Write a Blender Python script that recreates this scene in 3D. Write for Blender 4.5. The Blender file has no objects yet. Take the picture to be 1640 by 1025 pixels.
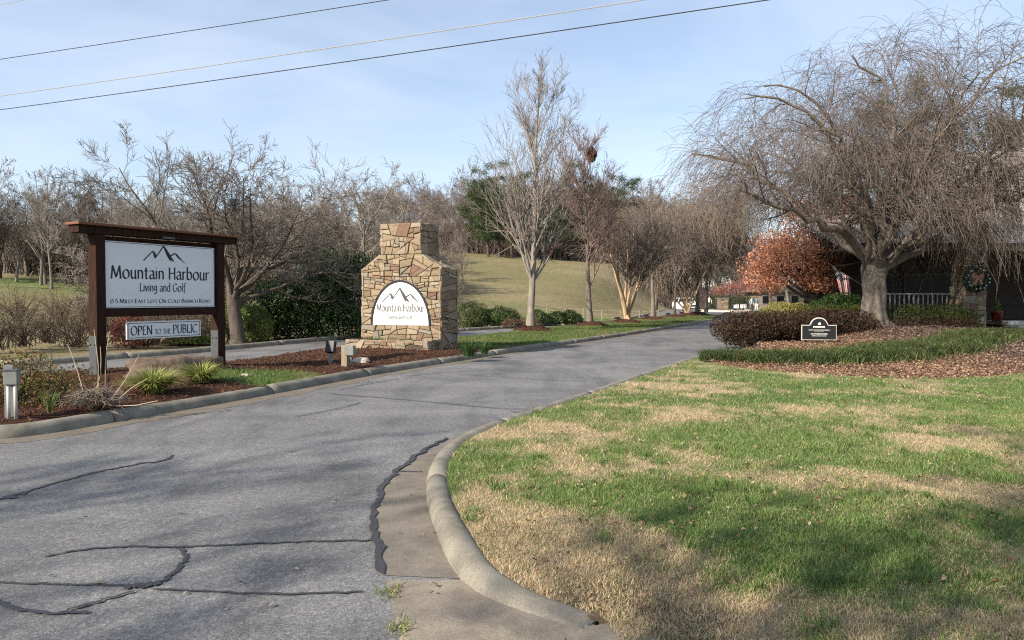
import bpy, bmesh, math, random
import numpy as np
from mathutils import Vector
from mathutils.geometry import tessellate_polygon

sc = bpy.context.scene
C = sc.collection
R_ = math.radians

# ------------------------------------------------------------------ camera, sky, sun, exposure
FPX, W0, H0, HORIZON, CAM_Z = 1184.0, 1640.0, 1025.0, 478.0, 1.6
PITCH = math.atan((H0 / 2 - HORIZON) / FPX)
cd = bpy.data.cameras.new('camera'); cam = bpy.data.objects.new('camera', cd); C.objects.link(cam)
cam.location = (0, 0, CAM_Z); cam.rotation_euler = (math.pi / 2 - PITCH, 0, 0)
cd.sensor_width = 36; cd.lens = 36 * FPX / W0; cd.clip_start = 0.05; cd.clip_end = 3000
sc.camera = cam

SUN_EL = R_(32)
SUN_TO = Vector((-0.77, -0.64, 0)).normalized()          # horizontal direction towards the sun
SUN_DIR = Vector((SUN_TO.x * math.cos(SUN_EL), SUN_TO.y * math.cos(SUN_EL), math.sin(SUN_EL)))
w = bpy.data.worlds.new('World'); sc.world = w; w.use_nodes = True
nt = w.node_tree; bgn = nt.nodes['Background']
sky = nt.nodes.new('ShaderNodeTexSky'); sky.sky_type = 'NISHITA'; sky.sun_disc = False
sky.sun_elevation = SUN_EL; sky.sun_rotation = math.atan2(SUN_TO.x, SUN_TO.y)
sky.air_density = 1.0; sky.dust_density = 0.6; sky.ozone_density = 1.3; sky.altitude = 300
tc = nt.nodes.new('ShaderNodeTexCoord'); mp = nt.nodes.new('ShaderNodeMapping')
mp.inputs['Scale'].default_value = (1.3, 1.8, 5.0); mp.inputs['Rotation'].default_value = (0.1, 0.25, 0.3)
cn = nt.nodes.new('ShaderNodeTexNoise'); cn.inputs['Scale'].default_value = 1.6; cn.inputs['Detail'].default_value = 7
cn.inputs['Roughness'].default_value = 0.55; cn.inputs['Distortion'].default_value = 0.5
cr = nt.nodes.new('ShaderNodeMapRange'); cr.inputs[1].default_value = 0.36; cr.inputs[2].default_value = 0.74
cr.inputs[3].default_value = 0.27; cr.inputs[4].default_value = 0.62
mx = nt.nodes.new('ShaderNodeMix'); mx.data_type = 'RGBA'; mx.inputs['B'].default_value = (5.2, 5.8, 6.8, 1)
nt.links.new(tc.outputs['Generated'], mp.inputs['Vector']); nt.links.new(mp.outputs[0], cn.inputs['Vector'])
nt.links.new(cn.outputs['Fac'], cr.inputs[0]); nt.links.new(cr.outputs[0], mx.inputs['Factor'])
nt.links.new(sky.outputs[0], mx.inputs['A']); nt.links.new(mx.outputs['Result'], bgn.inputs['Color'])
bgn.inputs['Strength'].default_value = 0.10

sl = bpy.data.lights.new('sun', 'SUN'); sl.energy = 5.0; sl.angle = R_(0.6); sl.color = (1.0, 0.89, 0.74)
so = bpy.data.objects.new('sun', sl); C.objects.link(so)
so.rotation_euler = SUN_DIR.to_track_quat('Z', 'Y').to_euler(); so.location = (-30, -30, 40)

sc.view_settings.view_transform = 'Standard'; sc.view_settings.look = 'None'
sc.view_settings.exposure = 0.88; sc.view_settings.gamma = 1.0; sc.view_settings.use_curve_mapping = False
sc.cycles.max_bounces = 6; sc.cycles.diffuse_bounces = 2; sc.cycles.transparent_max_bounces = 4
sc.cycles.use_denoising = False; sc.cycles.filter_width = 1.15; sc.cycles.use_adaptive_sampling = True; sc.cycles.adaptive_threshold = 0.012

# ------------------------------------------------------------------ survey: from a sight line to a point of the place
cP, sP = math.cos(PITCH), math.sin(PITCH)
def ray(px, py):
    u, v = (px - W0 / 2) / FPX, (H0 / 2 - py) / FPX
    return Vector((u, v * sP + cP, v * cP - sP))
def G(px, py, z=0.0):
    d = ray(px, py); t = (z - CAM_Z) / d.z
    return Vector((d.x * t, d.y * t, z))
def A(px, py, depth):
    d = ray(px, py); t = depth / d.y
    return Vector((d.x * t, depth, CAM_Z + d.z * t))
def X(px, depth): return A(px, 478, depth).x
def Z(py, depth): return A(820, py, depth).z

# ------------------------------------------------------------------ mesh helpers
def mesh_np(name, V, quads=None, tris=None, smooth=False, col=None):
    V = np.asarray(V, np.float32).reshape(-1, 3)
    me = bpy.data.meshes.new(name); me.vertices.add(len(V)); me.vertices.foreach_set('co', V.ravel())
    q = np.zeros((0, 4), np.int32) if quads is None else np.asarray(quads, np.int32).reshape(-1, 4)
    t = np.zeros((0, 3), np.int32) if tris is None else np.asarray(tris, np.int32).reshape(-1, 3)
    me.loops.add(q.size + t.size); me.loops.foreach_set('vertex_index', np.concatenate([q.ravel(), t.ravel()]))
    n = len(q) + len(t); me.polygons.add(n)
    st = np.concatenate([np.arange(len(q)) * 4, q.size + np.arange(len(t)) * 3]).astype(np.int32)
    me.polygons.foreach_set('loop_start', st)
    if smooth: me.polygons.foreach_set('use_smooth', np.ones(n, bool))
    if col is not None:
        ca = me.color_attributes.new('Col', 'FLOAT_COLOR', 'POINT')
        c4 = np.ones((len(V), 4), np.float32); c4[:, :3] = col
        ca.data.foreach_set('color', c4.ravel())
    me.update(calc_edges=True); me.validate()
    return me

def link(name, me, mat=None, parent=None, loc=None, rz=None):
    o = bpy.data.objects.new(name, me); C.objects.link(o)
    if mat is not None and me is not None:
        for m in (mat if isinstance(mat, (list, tuple)) else [mat]): me.materials.append(m)
    if parent is not None: o.parent = parent
    if loc is not None: o.location = loc
    if rz is not None: o.rotation_euler = (0, 0, rz)
    return o
def tag(o, label=None, cat=None, group=None, kind=None):
    if label: o['label'] = label
    if cat: o['category'] = cat
    if group: o['group'] = group
    if kind: o['kind'] = kind
    return o
def thing(name, label, cat, loc=(0, 0, 0), rz=0.0, group=None):
    return tag(link(name, None, loc=loc, rz=rz), label, cat, group)
def copy_tree(o, parent=None):
    c = o.copy(); C.objects.link(c); c.parent = parent
    for ch in list(o.children): copy_tree(ch, c)
    return c

class MB:
    """collects simple solids into one mesh"""
    def __init__(s): s.v, s.f = [], []
    def add(s, vs, fs):
        n = len(s.v); s.v += [tuple(v) for v in vs]; s.f += [tuple(i + n for i in f) for f in fs]; return s
    def box(s, c, d, rz=0.0):
        x, y, z = d[0] / 2, d[1] / 2, d[2] / 2; ca, sa = math.cos(rz), math.sin(rz)
        vs = []
        for sz in (-z, z):
            for sx, sy in ((-x, -y), (x, -y), (x, y), (-x, y)):
                vs.append((c[0] + sx * ca - sy * sa, c[1] + sx * sa + sy * ca, c[2] + sz))
        return s.add(vs, [(3, 2, 1, 0), (4, 5, 6, 7), (0, 1, 5, 4), (1, 2, 6, 5), (2, 3, 7, 6), (3, 0, 4, 7)])
    def prism(s, poly, y0, y1):
        """polygon in (x,z) extruded along y"""
        n = len(poly)
        vs = [(p[0], y0, p[1]) for p in poly] + [(p[0], y1, p[1]) for p in poly]
        return s.add(vs, [tuple(range(n)), tuple(range(2 * n - 1, n - 1, -1))] + [(i, i + n, (i + 1) % n + n, (i + 1) % n) for i in range(n)])
    def lathe(s, prof, c=(0, 0, 0), k=14):
        vs, fs = [], []
        for r, z in prof:
            for i in range(k):
                a = 2 * math.pi * i / k; vs.append((c[0] + r * math.cos(a), c[1] + r * math.sin(a), c[2] + z))
        for j in range(len(prof) - 1):
            for i in range(k):
                i2 = (i + 1) % k; fs.append((j * k + i, j * k + i2, (j + 1) * k + i2, (j + 1) * k + i))
        fs.append(tuple(range(k - 1, -1, -1))); fs.append(tuple((len(prof) - 1) * k + i for i in range(k)))
        return s.add(vs, fs)
    def tube(s, pts, rad, k=6):
        P = np.array([[tuple(p) for p in pts]], float)
        Rr = np.array([[rad] * len(pts) if np.isscalar(rad) else rad], float)
        V, F = tubes(P, Rr, k)
        s.add(V.tolist(), F.tolist())
        n = len(s.v) - len(V); m = len(pts)
        s.f += [tuple(n + i for i in range(k - 1, -1, -1)), tuple(n + (m - 1) * k + i for i in range(k))]
        return s
    def build(s, name, mat, parent=None, loc=None, rz=None, bevel=0.0, smooth=False):
        me = bpy.data.meshes.new(name); me.from_pydata(s.v, [], s.f); me.update()
        if bevel:
            bm = bmesh.new(); bm.from_mesh(me); bmesh.ops.recalc_face_normals(bm, faces=bm.faces)
            bmesh.ops.bevel(bm, geom=list(bm.edges), offset=bevel, segments=2, profile=0.6, affect='EDGES', clamp_overlap=True)
            bm.to_mesh(me); bm.free()
        else:
            bm = bmesh.new(); bm.from_mesh(me); bmesh.ops.recalc_face_normals(bm, faces=bm.faces); bm.to_mesh(me); bm.free()
        if smooth: me.polygons.foreach_set('use_smooth', np.ones(len(me.polygons), bool))
        return link(name, me, mat, parent, loc, rz)

def nrm(v): return v / np.maximum(np.linalg.norm(v, axis=-1, keepdims=True), 1e-9)
def tubes(P, Rr, k=3):
    B, N, _ = P.shape
    T = np.empty_like(P); T[:, 1:-1] = P[:, 2:] - P[:, :-2]; T[:, 0] = P[:, 1] - P[:, 0]; T[:, -1] = P[:, -1] - P[:, -2]
    T = nrm(T); m = nrm(T.mean(1))
    ref = np.where(np.abs(m[:, 2:3]) > 0.8, np.array([[1., 0.13, 0.]]), np.array([[0.11, 0.07, 1.]]))
    e1 = nrm(np.cross(T, ref[:, None, :])); e2 = np.cross(T, e1)
    a = np.arange(k) * 2 * math.pi / k
    V = P[:, :, None, :] + Rr[:, :, None, None] * (e1[:, :, None, :] * np.cos(a)[None, None, :, None] + e2[:, :, None, :] * np.sin(a)[None, None, :, None])
    base = (np.arange(B) * N * k)[:, None, None] + (np.arange(N - 1) * k)[None, :, None]
    i = np.arange(k)[None, None, :]; i2 = (np.arange(k) + 1)[None, None, :] % k
    F = np.stack([base + i, base + i2, base + k + i2, base + k + i], -1).reshape(-1, 4)
    return V.reshape(-1, 3), F
def join_tubes(name, batches, smooth=True):
    Vs, Fs, n = [], [], 0
    for P, Rr, k in batches:
        V, F = tubes(P, Rr, k); Vs.append(V); Fs.append(F + n); n += len(V)
    return mesh_np(name, np.concatenate(Vs), np.concatenate(Fs), smooth=smooth)

def grow(rng, P, Rr, n, t=(.2, 1.), ang=(30, 60), L=1., Lrel=None, Lt=.5, Lv=.25, N=6, wan=.12, trop=(0, 0, 0), acc=0., rf=.6, rcap=9., rtip=.3, rmin=.003):
    """vectorised growth of one order of branches from another"""
    B, Np, _ = P.shape
    idx = np.repeat(np.arange(B), n); M_ = len(idx)
    T = rng.uniform(t[0], t[1], M_); f = T * (Np - 1); i = np.minimum(f.astype(int), Np - 2); w_ = (f - i)[:, None]
    base = P[idx, i] * (1 - w_) + P[idx, i + 1] * w_; tan = nrm(P[idx, i + 1] - P[idx, i])
    rad = Rr[idx, i] * (1 - w_[:, 0]) + Rr[idx, i + 1] * w_[:, 0]
    a = np.radians(rng.uniform(ang[0], ang[1], M_)); az = rng.uniform(0, 2 * np.pi, M_)
    e1 = nrm(np.cross(tan, rng.normal(size=(M_, 3)))); e2 = np.cross(tan, e1)
    d = tan * np.cos(a)[:, None] + (e1 * np.cos(az)[:, None] + e2 * np.sin(az)[:, None]) * np.sin(a)[:, None]
    plen = np.linalg.norm(np.diff(P, axis=1), axis=2).sum(1)
    ln = (L if Lrel is None else Lrel * plen[idx]) * (1 - Lt * T) * np.clip(1 + Lv * rng.normal(size=M_), .35, 1.8)
    st = (ln / (N - 1))[:, None]; out = np.empty((M_, N, 3)); out[:, 0] = base; tr = np.array(trop)
    for j in range(1, N):
        d = nrm(d + rng.normal(size=(M_, 3)) * wan + tr * (1 + acc * j)); out[:, j] = out[:, j - 1] + d * st
    r0 = np.minimum(np.minimum(rad * rf, rcap), rad)
    RR = np.maximum(r0[:, None] * np.linspace(1, rtip, N)[None], rmin)
    return out, RR
def poly3(pts, N):
    p = np.array([tuple(q) for q in pts], float); s = np.concatenate([[0], np.cumsum(np.linalg.norm(np.diff(p, axis=0), axis=1))])
    u = np.linspace(0, s[-1], N)
    return np.stack([np.interp(u, s, p[:, k]) for k in range(3)], 1)
def smooth_poly(pts, N, it=3):
    p = np.array([tuple(q) for q in pts], float)
    for _ in range(it):
        q = np.empty((2 * len(p), p.shape[1])); q[0::2] = p; q[1::2] = p
        q = np.concatenate([p[:1], *(np.stack([.75 * p[i] + .25 * p[i + 1], .25 * p[i] + .75 * p[i + 1]]) for i in range(len(p) - 1)), p[-1:]])
        p = q
    s = np.concatenate([[0], np.cumsum(np.linalg.norm(np.diff(p, axis=0), axis=1))]); u = np.linspace(0, s[-1], N)
    return np.stack([np.interp(u, s, p[:, k]) for k in range(p.shape[1])], 1)

def vnoise(x, y, seed=0):
    x = np.asarray(x, float); y = np.asarray(y, float)
    xi = np.floor(x).astype(np.int64); yi = np.floor(y).astype(np.int64); fx = x - xi; fy = y - yi
    def h(a, b):
        n = (a * 374761393 + b * 668265263 + seed * 1442695041) & 0x7fffffff
        n = ((n ^ (n >> 13)) * 1274126177) & 0x7fffffff
        n = n ^ (n >> 16)
        return (n & 0xffff) / 65535.0
    u = fx * fx * (3 - 2 * fx); v = fy * fy * (3 - 2 * fy)
    return (h(xi, yi) * (1 - u) + h(xi + 1, yi) * u) * (1 - v) + (h(xi, yi + 1) * (1 - u) + h(xi + 1, yi + 1) * u) * v
def fbm(x, y, seed=0, o=4):
    s = 0; a = .5; t = 0
    for k in range(o):
        s = s + a * vnoise(np.asarray(x) * 2 ** k, np.asarray(y) * 2 ** k, seed + k * 17); t += a; a *= .5
    return s / t
def sstep(a, b, x):
    t = np.clip((np.asarray(x, float) - a) / (b - a), 0, 1); return t * t * (3 - 2 * t)
def in_poly(x, y, poly):
    x = np.asarray(x); y = np.asarray(y); c = np.zeros(x.shape, bool); n = len(poly)
    for i in range(n):
        x0, y0 = poly[i][0], poly[i][1]; x1, y1 = poly[(i + 1) % n][0], poly[(i + 1) % n][1]
        if y0 == y1: continue
        k = ((y0 > y) != (y1 > y)) & (x < (x1 - x0) * (y - y0) / (y1 - y0) + x0); c ^= k
    return c
def sheet(name, poly, z, mat, kind='structure'):
    pts = [Vector((p[0], p[1], z)) for p in poly]
    tr = tessellate_polygon([pts])
    me = bpy.data.meshes.new(name); me.from_pydata([tuple(p) for p in pts], [], [tuple(t) for t in tr]); me.update()
    bm = bmesh.new(); bm.from_mesh(me)
    for f in bm.faces:
        f.normal_update()
        if f.normal.z < 0: f.normal_flip()
    bm.to_mesh(me); bm.free()
    o = link(name, me, mat); o['kind'] = kind; return o
def grid_region(poly, cell, pad=0):
    P = np.array([(p[0], p[1]) for p in poly]); x0, y0 = P.min(0); x1, y1 = P.max(0)
    xs = np.arange(x0, x1 + cell, cell); ys = np.arange(y0, y1 + cell, cell); gx, gy = np.meshgrid(xs, ys)
    nx, ny = len(xs), len(ys)
    cx = (gx[:-1, :-1] + cell / 2); cy = (gy[:-1, :-1] + cell / 2); keep = in_poly(cx, cy, poly)
    j, i = np.nonzero(keep); a = j * nx + i
    F = np.stack([a, a + 1, a + nx + 1, a + nx], 1)
    used = np.unique(F); mp_ = -np.ones(nx * ny, int); mp_[used] = np.arange(len(used))
    return gx.ravel()[used], gy.ravel()[used], mp_[F]

# ------------------------------------------------------------------ materials
MATS = {}
def nodes(name):
    m = bpy.data.materials.new(name); m.use_nodes = True; t = m.node_tree
    return m, t, t.nodes['Principled BSDF'], t.links
def ramp2(t, fac, stops):
    r = t.nodes.new('ShaderNodeValToRGB'); t.links.new(fac, r.inputs['Fac']); e = r.color_ramp.elements
    while len(e) < len(stops): e.new(.5)
    for el, (p, c) in zip(e, stops): el.position = p; el.color = (*c, 1)
    return r.outputs['Color']
def tnoise(t, scale, detail=4, rough=.55, vec=None, dist=0.0):
    n = t.nodes.new('ShaderNodeTexNoise'); n.inputs['Scale'].default_value = scale; n.inputs['Detail'].default_value = detail
    n.inputs['Roughness'].default_value = rough; n.inputs['Distortion'].default_value = dist
    if vec is not None: t.links.new(vec, n.inputs['Vector'])
    return n.outputs['Fac']
def coord(t, kind='Object', scale=None):
    c = t.nodes.new('ShaderNodeTexCoord').outputs[kind]
    if scale:
        m = t.nodes.new('ShaderNodeMapping'); m.inputs['Scale'].default_value = scale; t.links.new(c, m.inputs['Vector']); c = m.outputs[0]
    return c
def mixc(t, fac, a, b, mode='MIX'):
    m = t.nodes.new('ShaderNodeMix'); m.data_type = 'RGBA'; m.blend_type = mode
    for k, v in (('Factor', fac), ('A', a), ('B', b)):
        if isinstance(v, (int, float)): m.inputs[k].default_value = v
        elif isinstance(v, tuple): m.inputs[k].default_value = (*v, 1)
        else: t.links.new(v, m.inputs[k])
    return m.outputs['Result']
def bump(t, fac, bsdf, strength=.3, dist=.02):
    b = t.nodes.new('ShaderNodeBump'); b.inputs['Strength'].default_value = strength; b.inputs['Distance'].default_value = dist
    t.links.new(fac, b.inputs['Height']); t.links.new(b.outputs[0], bsdf.inputs['Normal'])
def mat(name, c1, c2=None, scale=8., rough=.8, bs=.25, bd=.01, detail=5, stretch=None, metal=0., objvar=0., spec=.3, lo=.3, hi=.7, kind='Object'):
    if name in MATS: return MATS[name]
    m, t, b, L = nodes(name); v = coord(t, kind, stretch)
    f = tnoise(t, scale, detail, .6, v)
    col = ramp2(t, f, [(lo, c1), (hi, c2 or tuple(x * .7 for x in c1))])
    if objvar:
        oi = t.nodes.new('ShaderNodeObjectInfo'); hv = t.nodes.new('ShaderNodeHueSaturation')
        mr = t.nodes.new('ShaderNodeMapRange'); mr.inputs[3].default_value = 1 - objvar; mr.inputs[4].default_value = 1 + objvar
        L.new(oi.outputs['Random'], mr.inputs[0]); L.new(mr.outputs[0], hv.inputs['Value']); L.new(col, hv.inputs['Color']); col = hv.outputs[0]
    L.new(col, b.inputs['Base Color']); b.inputs['Roughness'].default_value = rough; b.inputs['Metallic'].default_value = metal
    b.inputs['Specular IOR Level'].default_value = spec
    if bs: bump(t, f, b, bs, bd)
    MATS[name] = m; return m
def leafmat(name, trans=.35, rough=.6, spec=.25):
    """colour of each leaf from its own attribute, some light passing through"""
    if name in MATS: return MATS[name]
    m, t, b, L = nodes(name); a = t.nodes.new('ShaderNodeAttribute'); a.attribute_name = 'Col'
    L.new(a.outputs['Color'], b.inputs['Base Color']); b.inputs['Roughness'].default_value = rough; b.inputs['Specular IOR Level'].default_value = spec
    tl = t.nodes.new('ShaderNodeBsdfTranslucent'); L.new(a.outputs['Color'], tl.inputs['Color'])
    ms = t.nodes.new('ShaderNodeMixShader'); ms.inputs[0].default_value = trans
    L.new(b.outputs[0], ms.inputs[1]); L.new(tl.outputs[0], ms.inputs[2]); L.new(ms.outputs[0], t.nodes['Material Output'].inputs['Surface'])
    MATS[name] = m; return m
def attrmat(name, bscale=60., bs=.6, bd=.02, var=.35, vscale=25.):
    """ground whose kinds of cover come from an attribute, with fine grain on top"""
    m, t, b, L = nodes(name); a = t.nodes.new('ShaderNodeAttribute'); a.attribute_name = 'Col'; v = coord(t)
    f = tnoise(t, vscale, 6, .7, v); g = ramp2(t, f, [(.25, (1 - var,) * 3), (.75, (1 + var,) * 3)])
    L.new(mixc(t, 1., a.outputs['Color'], g, 'MULTIPLY'), b.inputs['Base Color']); b.inputs['Roughness'].default_value = .95
    b.inputs['Specular IOR Level'].default_value = .1
    bump(t, tnoise(t, bscale, 6, .7, v), b, bs, bd); return m

def asphalt():
    m, t, b, L = nodes('asphalt'); v = coord(t)
    big = tnoise(t, .35, 4, .6, v, .4); streak = tnoise(t, 1.0, 4, .6, coord(t, 'Object', (.25, .9, 1)))
    fine = tnoise(t, 95., 2, .6, v); agg = t.nodes.new('ShaderNodeTexVoronoi'); agg.inputs['Scale'].default_value = 48; L.new(v, agg.inputs['Vector'])
    c = ramp2(t, big, [(.3, (.138, .137, .139)), (.7, (.198, .196, .195))])
    c = mixc(t, .45, c, ramp2(t, streak, [(.35, (.115, .118, .124)), (.65, (.225, .227, .23))]))
    wear = tnoise(t, .9, 5, .65, coord(t, 'Object', (.9, .35, 1)), .8); c = mixc(t, .8, c, ramp2(t, wear, [(.36, (.62, .62, .63)), (.52, (1., 1., 1.)), (.7, (1.12, 1.11, 1.09))]), 'MULTIPLY')
    spot = tnoise(t, 3.2, 3, .5, v, .3); c = mixc(t, .7, c, ramp2(t, spot, [(.24, (.45, .44, .43)), (.31, (1., 1., 1.))]), 'MULTIPLY')
    c = mixc(t, .75, c, ramp2(t, fine, [(.30, (.30, .30, .31)), (.5, (.86, .86, .86)), (.72, (1.65, 1.62, 1.58))]), 'MULTIPLY')
    c = mixc(t, .5, c, ramp2(t, agg.outputs['Color'], [(.15, (.5, .5, .52)), (.6, (.95, .95, .95)), (.95, (1.7, 1.67, 1.62))]), 'MULTIPLY')
    L.new(c, b.inputs['Base Color']); b.inputs['Roughness'].default_value = .85; b.inputs['Specular IOR Level'].default_value = .25
    bump(t, fine, b, .5, .006); return m
def concrete(name='kerb_concrete', c1=(.25, .23, .19), c2=(.13, .12, .10), stain=(.06, .056, .048)):
    if name in MATS: return MATS[name]
    m, t, b, L = nodes(name); v = coord(t)
    f = tnoise(t, 3., 6, .65, v); g = tnoise(t, 90., 3, .6, v)
    c = ramp2(t, f, [(.3, c2), (.65, c1)]); c = mixc(t, .6, c, ramp2(t, g, [(.3, (.6, .6, .6)), (.7, (1.3, 1.3, 1.28))]), 'MULTIPLY')
    s = tnoise(t, 1.3, 6, .75, v, .5); sf = t.nodes.new('ShaderNodeMapRange'); sf.inputs[1].default_value = .52; sf.inputs[2].default_value = .75; sf.inputs[4].default_value = .75
    L.new(s, sf.inputs[0]); c = mixc(t, sf.outputs[0], c, stain)
    L.new(c, b.inputs['Base Color']); b.inputs['Roughness'].default_value = .9; b.inputs['Specular IOR Level'].default_value = .2
    bump(t, g, b, .5, .006); MATS[name] = m; return m

ASPHALT = asphalt(); CONC = concrete()
SEAL = mat('sealant', (.028, .028, .030), (.045, .045, .047), 30, .55, .3, .004)
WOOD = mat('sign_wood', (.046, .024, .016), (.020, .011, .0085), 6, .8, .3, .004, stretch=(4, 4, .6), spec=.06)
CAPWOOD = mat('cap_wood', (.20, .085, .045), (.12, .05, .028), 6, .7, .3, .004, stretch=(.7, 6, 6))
GALV = mat('galvanised', (.12, .126, .135), (.085, .09, .097), 14, .5, .1, .002, metal=.6)
PANEL = mat('white_panel', (.74, .76, .78), (.69, .71, .73), 2.5, .45, 0)
BLACKP = mat('black_paint', (.012, .012, .014), (.018, .018, .02), 20, .45, 0)
LETTER = mat('lettering', (.018, .019, .024), (.025, .026, .03), 20, .5, 0)
LETTERG = mat('lettering_faded', (.075, .072, .068), (.05, .05, .048), 9, .6, 0)
BARK = mat('bark_grey', (.21, .178, .148), (.10, .083, .068), 5, .9, .6, .02, stretch=(1, 1, .25), objvar=.15)
BARKP = mat('bark_pale', (.28, .25, .205), (.14, .12, .10), 6, .9, .5, .015, stretch=(1, 1, .3))
BARKD = mat('bark_dark', (.115, .092, .075), (.05, .042, .036), 6, .9, .6, .02, stretch=(1, 1, .3))
BARKC = mat('bark_crape', (.46, .33, .21), (.30, .205, .13), 4, .75, .2, .01, stretch=(1, 1, .25))
TWIG = mat('twig_brown', (.205, .165, .14), (.12, .095, .08), 2.5, .85, 0, objvar=.15)
TWIGG = mat('twig_grey', (.26, .225, .195), (.135, .115, .10), 2.5, .85, 0, objvar=.2)
TWIGR = mat('twig_reddish', (.25, .165, .14), (.15, .10, .085), 2.5, .85, 0)
LEAF = leafmat('leaf'); NEEDLE = leafmat('needle', .15, .7, .15); LITTER = leafmat('litter', .1, .85, .1); GRASS = leafmat('grass_blade', .3, .6, .2)
# ================================================================== THE SETTING
# sight lines along the kerbs (road-side foot)
RK = [G(*p) for p in ((935, 1012), (880, 995), (820, 975), (770, 955), (735, 930), (712, 890), (697, 850), (685, 815), (681, 785), (686, 755), (706, 728), (745, 704), (800, 682), (880, 656), (960, 629), (1040, 600), (1090, 583), (1122, 573))]
MK = [Vector((-19, 4.0, 0)), Vector((-12.5, 6.2, 0))] + [G(*p) for p in ((0, 707), (100, 691), (200, 673), (300, 656), (400, 638), (500, 619), (600, 600), (700, 584), (770, 573), (850, 560), (950, 546), (1050, 530), (1100, 521), (1145, 513))]
MF = [Vector((-22, 8.5, 0))] + [G(*p) for p in ((0, 617), (150, 604), (300, 592), (420, 580), (560, 560), (740, 545), (860, 530), (1000, 515), (1080, 507), (1130, 505), (1150, 508))]
LK = [Vector((-26, 11.0, 0))] + [G(*p) for p in ((0, 590), (150, 578), (300, 567), (370, 560), (450, 552.5), (555, 543), (640, 537), (735, 531), (830, 525), (893, 521))]
LK2 = [G(*p) for p in ((903, 521.5), (945, 518.5), (1000, 513), (1030, 507), (1050, 501), (1066, 497))]
rk = smooth_poly(RK, 140); mk = smooth_poly(MK, 220); mf = smooth_poly(MF, 200); lk = smooth_poly(LK, 160); lk2 = smooth_poly(LK2, 60)
for a_ in (rk, mk, mf, lk, lk2): a_[:, 2] = 0

def offs(path, o):
    t = np.gradient(path[:, :2], axis=0); t = nrm(t); n = np.stack([-t[:, 1], t[:, 0]], 1)
    q = path.copy(); q[:, :2] += n * o; return q

# ---- far ground: fields, bank and hill
def hland(x, y):
    x = np.asarray(x, float); y = np.asarray(y, float)
    d = (x + 12) * -.885 + (y - 17) * .466                     # distance behind the far carriageway
    a = .088 * (np.logaddexp(0, (d - 7) / 2.5) * 2.5)
    q = (8 + np.maximum(y - 50, 0) * .25) - x
    hill = sstep(-1, 8, q) * sstep(0, 14, d) * .098 * (np.logaddexp(0, (y - 52) / 6) * 6)
    lim = np.minimum(a, 4.2) * sstep(-2, 10, q)
    s = lim + np.minimum(hill, 6.5) + sstep(112, 190, y) * 9 * sstep(60, 30, x)
    return s + sstep(8, 20, d) * (fbm(x * .06, y * .06, 5) - .5) * .8
def dry_far(x, y): return sstep(.38, .66, fbm(x * .045 + 3, y * .07, 21, 4) * .7 + .3 * fbm(x * .3, y * .5, 31, 3))
xs = np.arange(-170, 170.1, 1.6); ys = np.arange(-40, 260.1, 1.6); gx, gy = np.meshgrid(xs, ys); nx = len(xs)
j, i = np.meshgrid(np.arange(len(ys) - 1), np.arange(nx - 1), indexing='ij'); a_ = (j * nx + i).ravel()
gz = hland(gx, gy) - .10
dz = dry_far(gx, gy)
olive = np.array([.175, .155, .08]); tan_ = np.array([.25, .205, .12]); grn = np.array([.10, .165, .045])
col = olive * (1 - dz[..., None]) + tan_ * dz[..., None]
gfac = np.maximum(sstep(-24, -34, gx) * sstep(60, 48, gy), sstep(66, 56, gy) * sstep(38, 46, gy) * sstep(-4, 2, gx)) * sstep(.30, .52, fbm(gx * .12, gy * .12, 77))
col = col * (1 - gfac[..., None]) + grn * gfac[..., None]
wfac = sstep(112, 118, gy + 0 * gx)
col = col * (1 - wfac[..., None]) + np.array([.10, .075, .05]) * wfac[..., None]
me = mesh_np('ground', np.stack([gx, gy, gz], -1), np.stack([a_, a_ + 1, a_ + nx + 1, a_ + nx], 1), smooth=True, col=col.reshape(-1, 3))
ground = link('ground', me, attrmat('field_ground', 9., .8, .12, .3, 2.2)); ground['kind'] = 'structure'
me = mesh_np('far_ground', [(-1500, -1500, -.6), (1500, -1500, -.6), (1500, 1500, -.6), (-1500, 1500, -.6)], [(0, 1, 2, 3)], col=np.tile([.16, .14, .08], (4, 1)))
link('far_ground', me, MATS.get('x') or attrmat('far_field', 2., .3, .1, .3, .5))['kind'] = 'structure'

# ---- road: one asphalt sheet that both carriageways share
lk_in = offs(lk, .12); rk_in = offs(rk, -.1)
rpoly = [(6, -18), (.9, 2.2)] + [tuple(p[:2]) for p in rk_in] + [(9.0, 22.5), (12.5, 33), (21, 62), (60, 74), (60, 128), (29, 128)] + [tuple(p[:2]) for p in lk2[::-1]] + [tuple(p[:2]) for p in lk_in[::-1]] + [(-42, 2), (-42, -18)]
road = sheet('road', rpoly, 0.0, ASPHALT)

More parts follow.
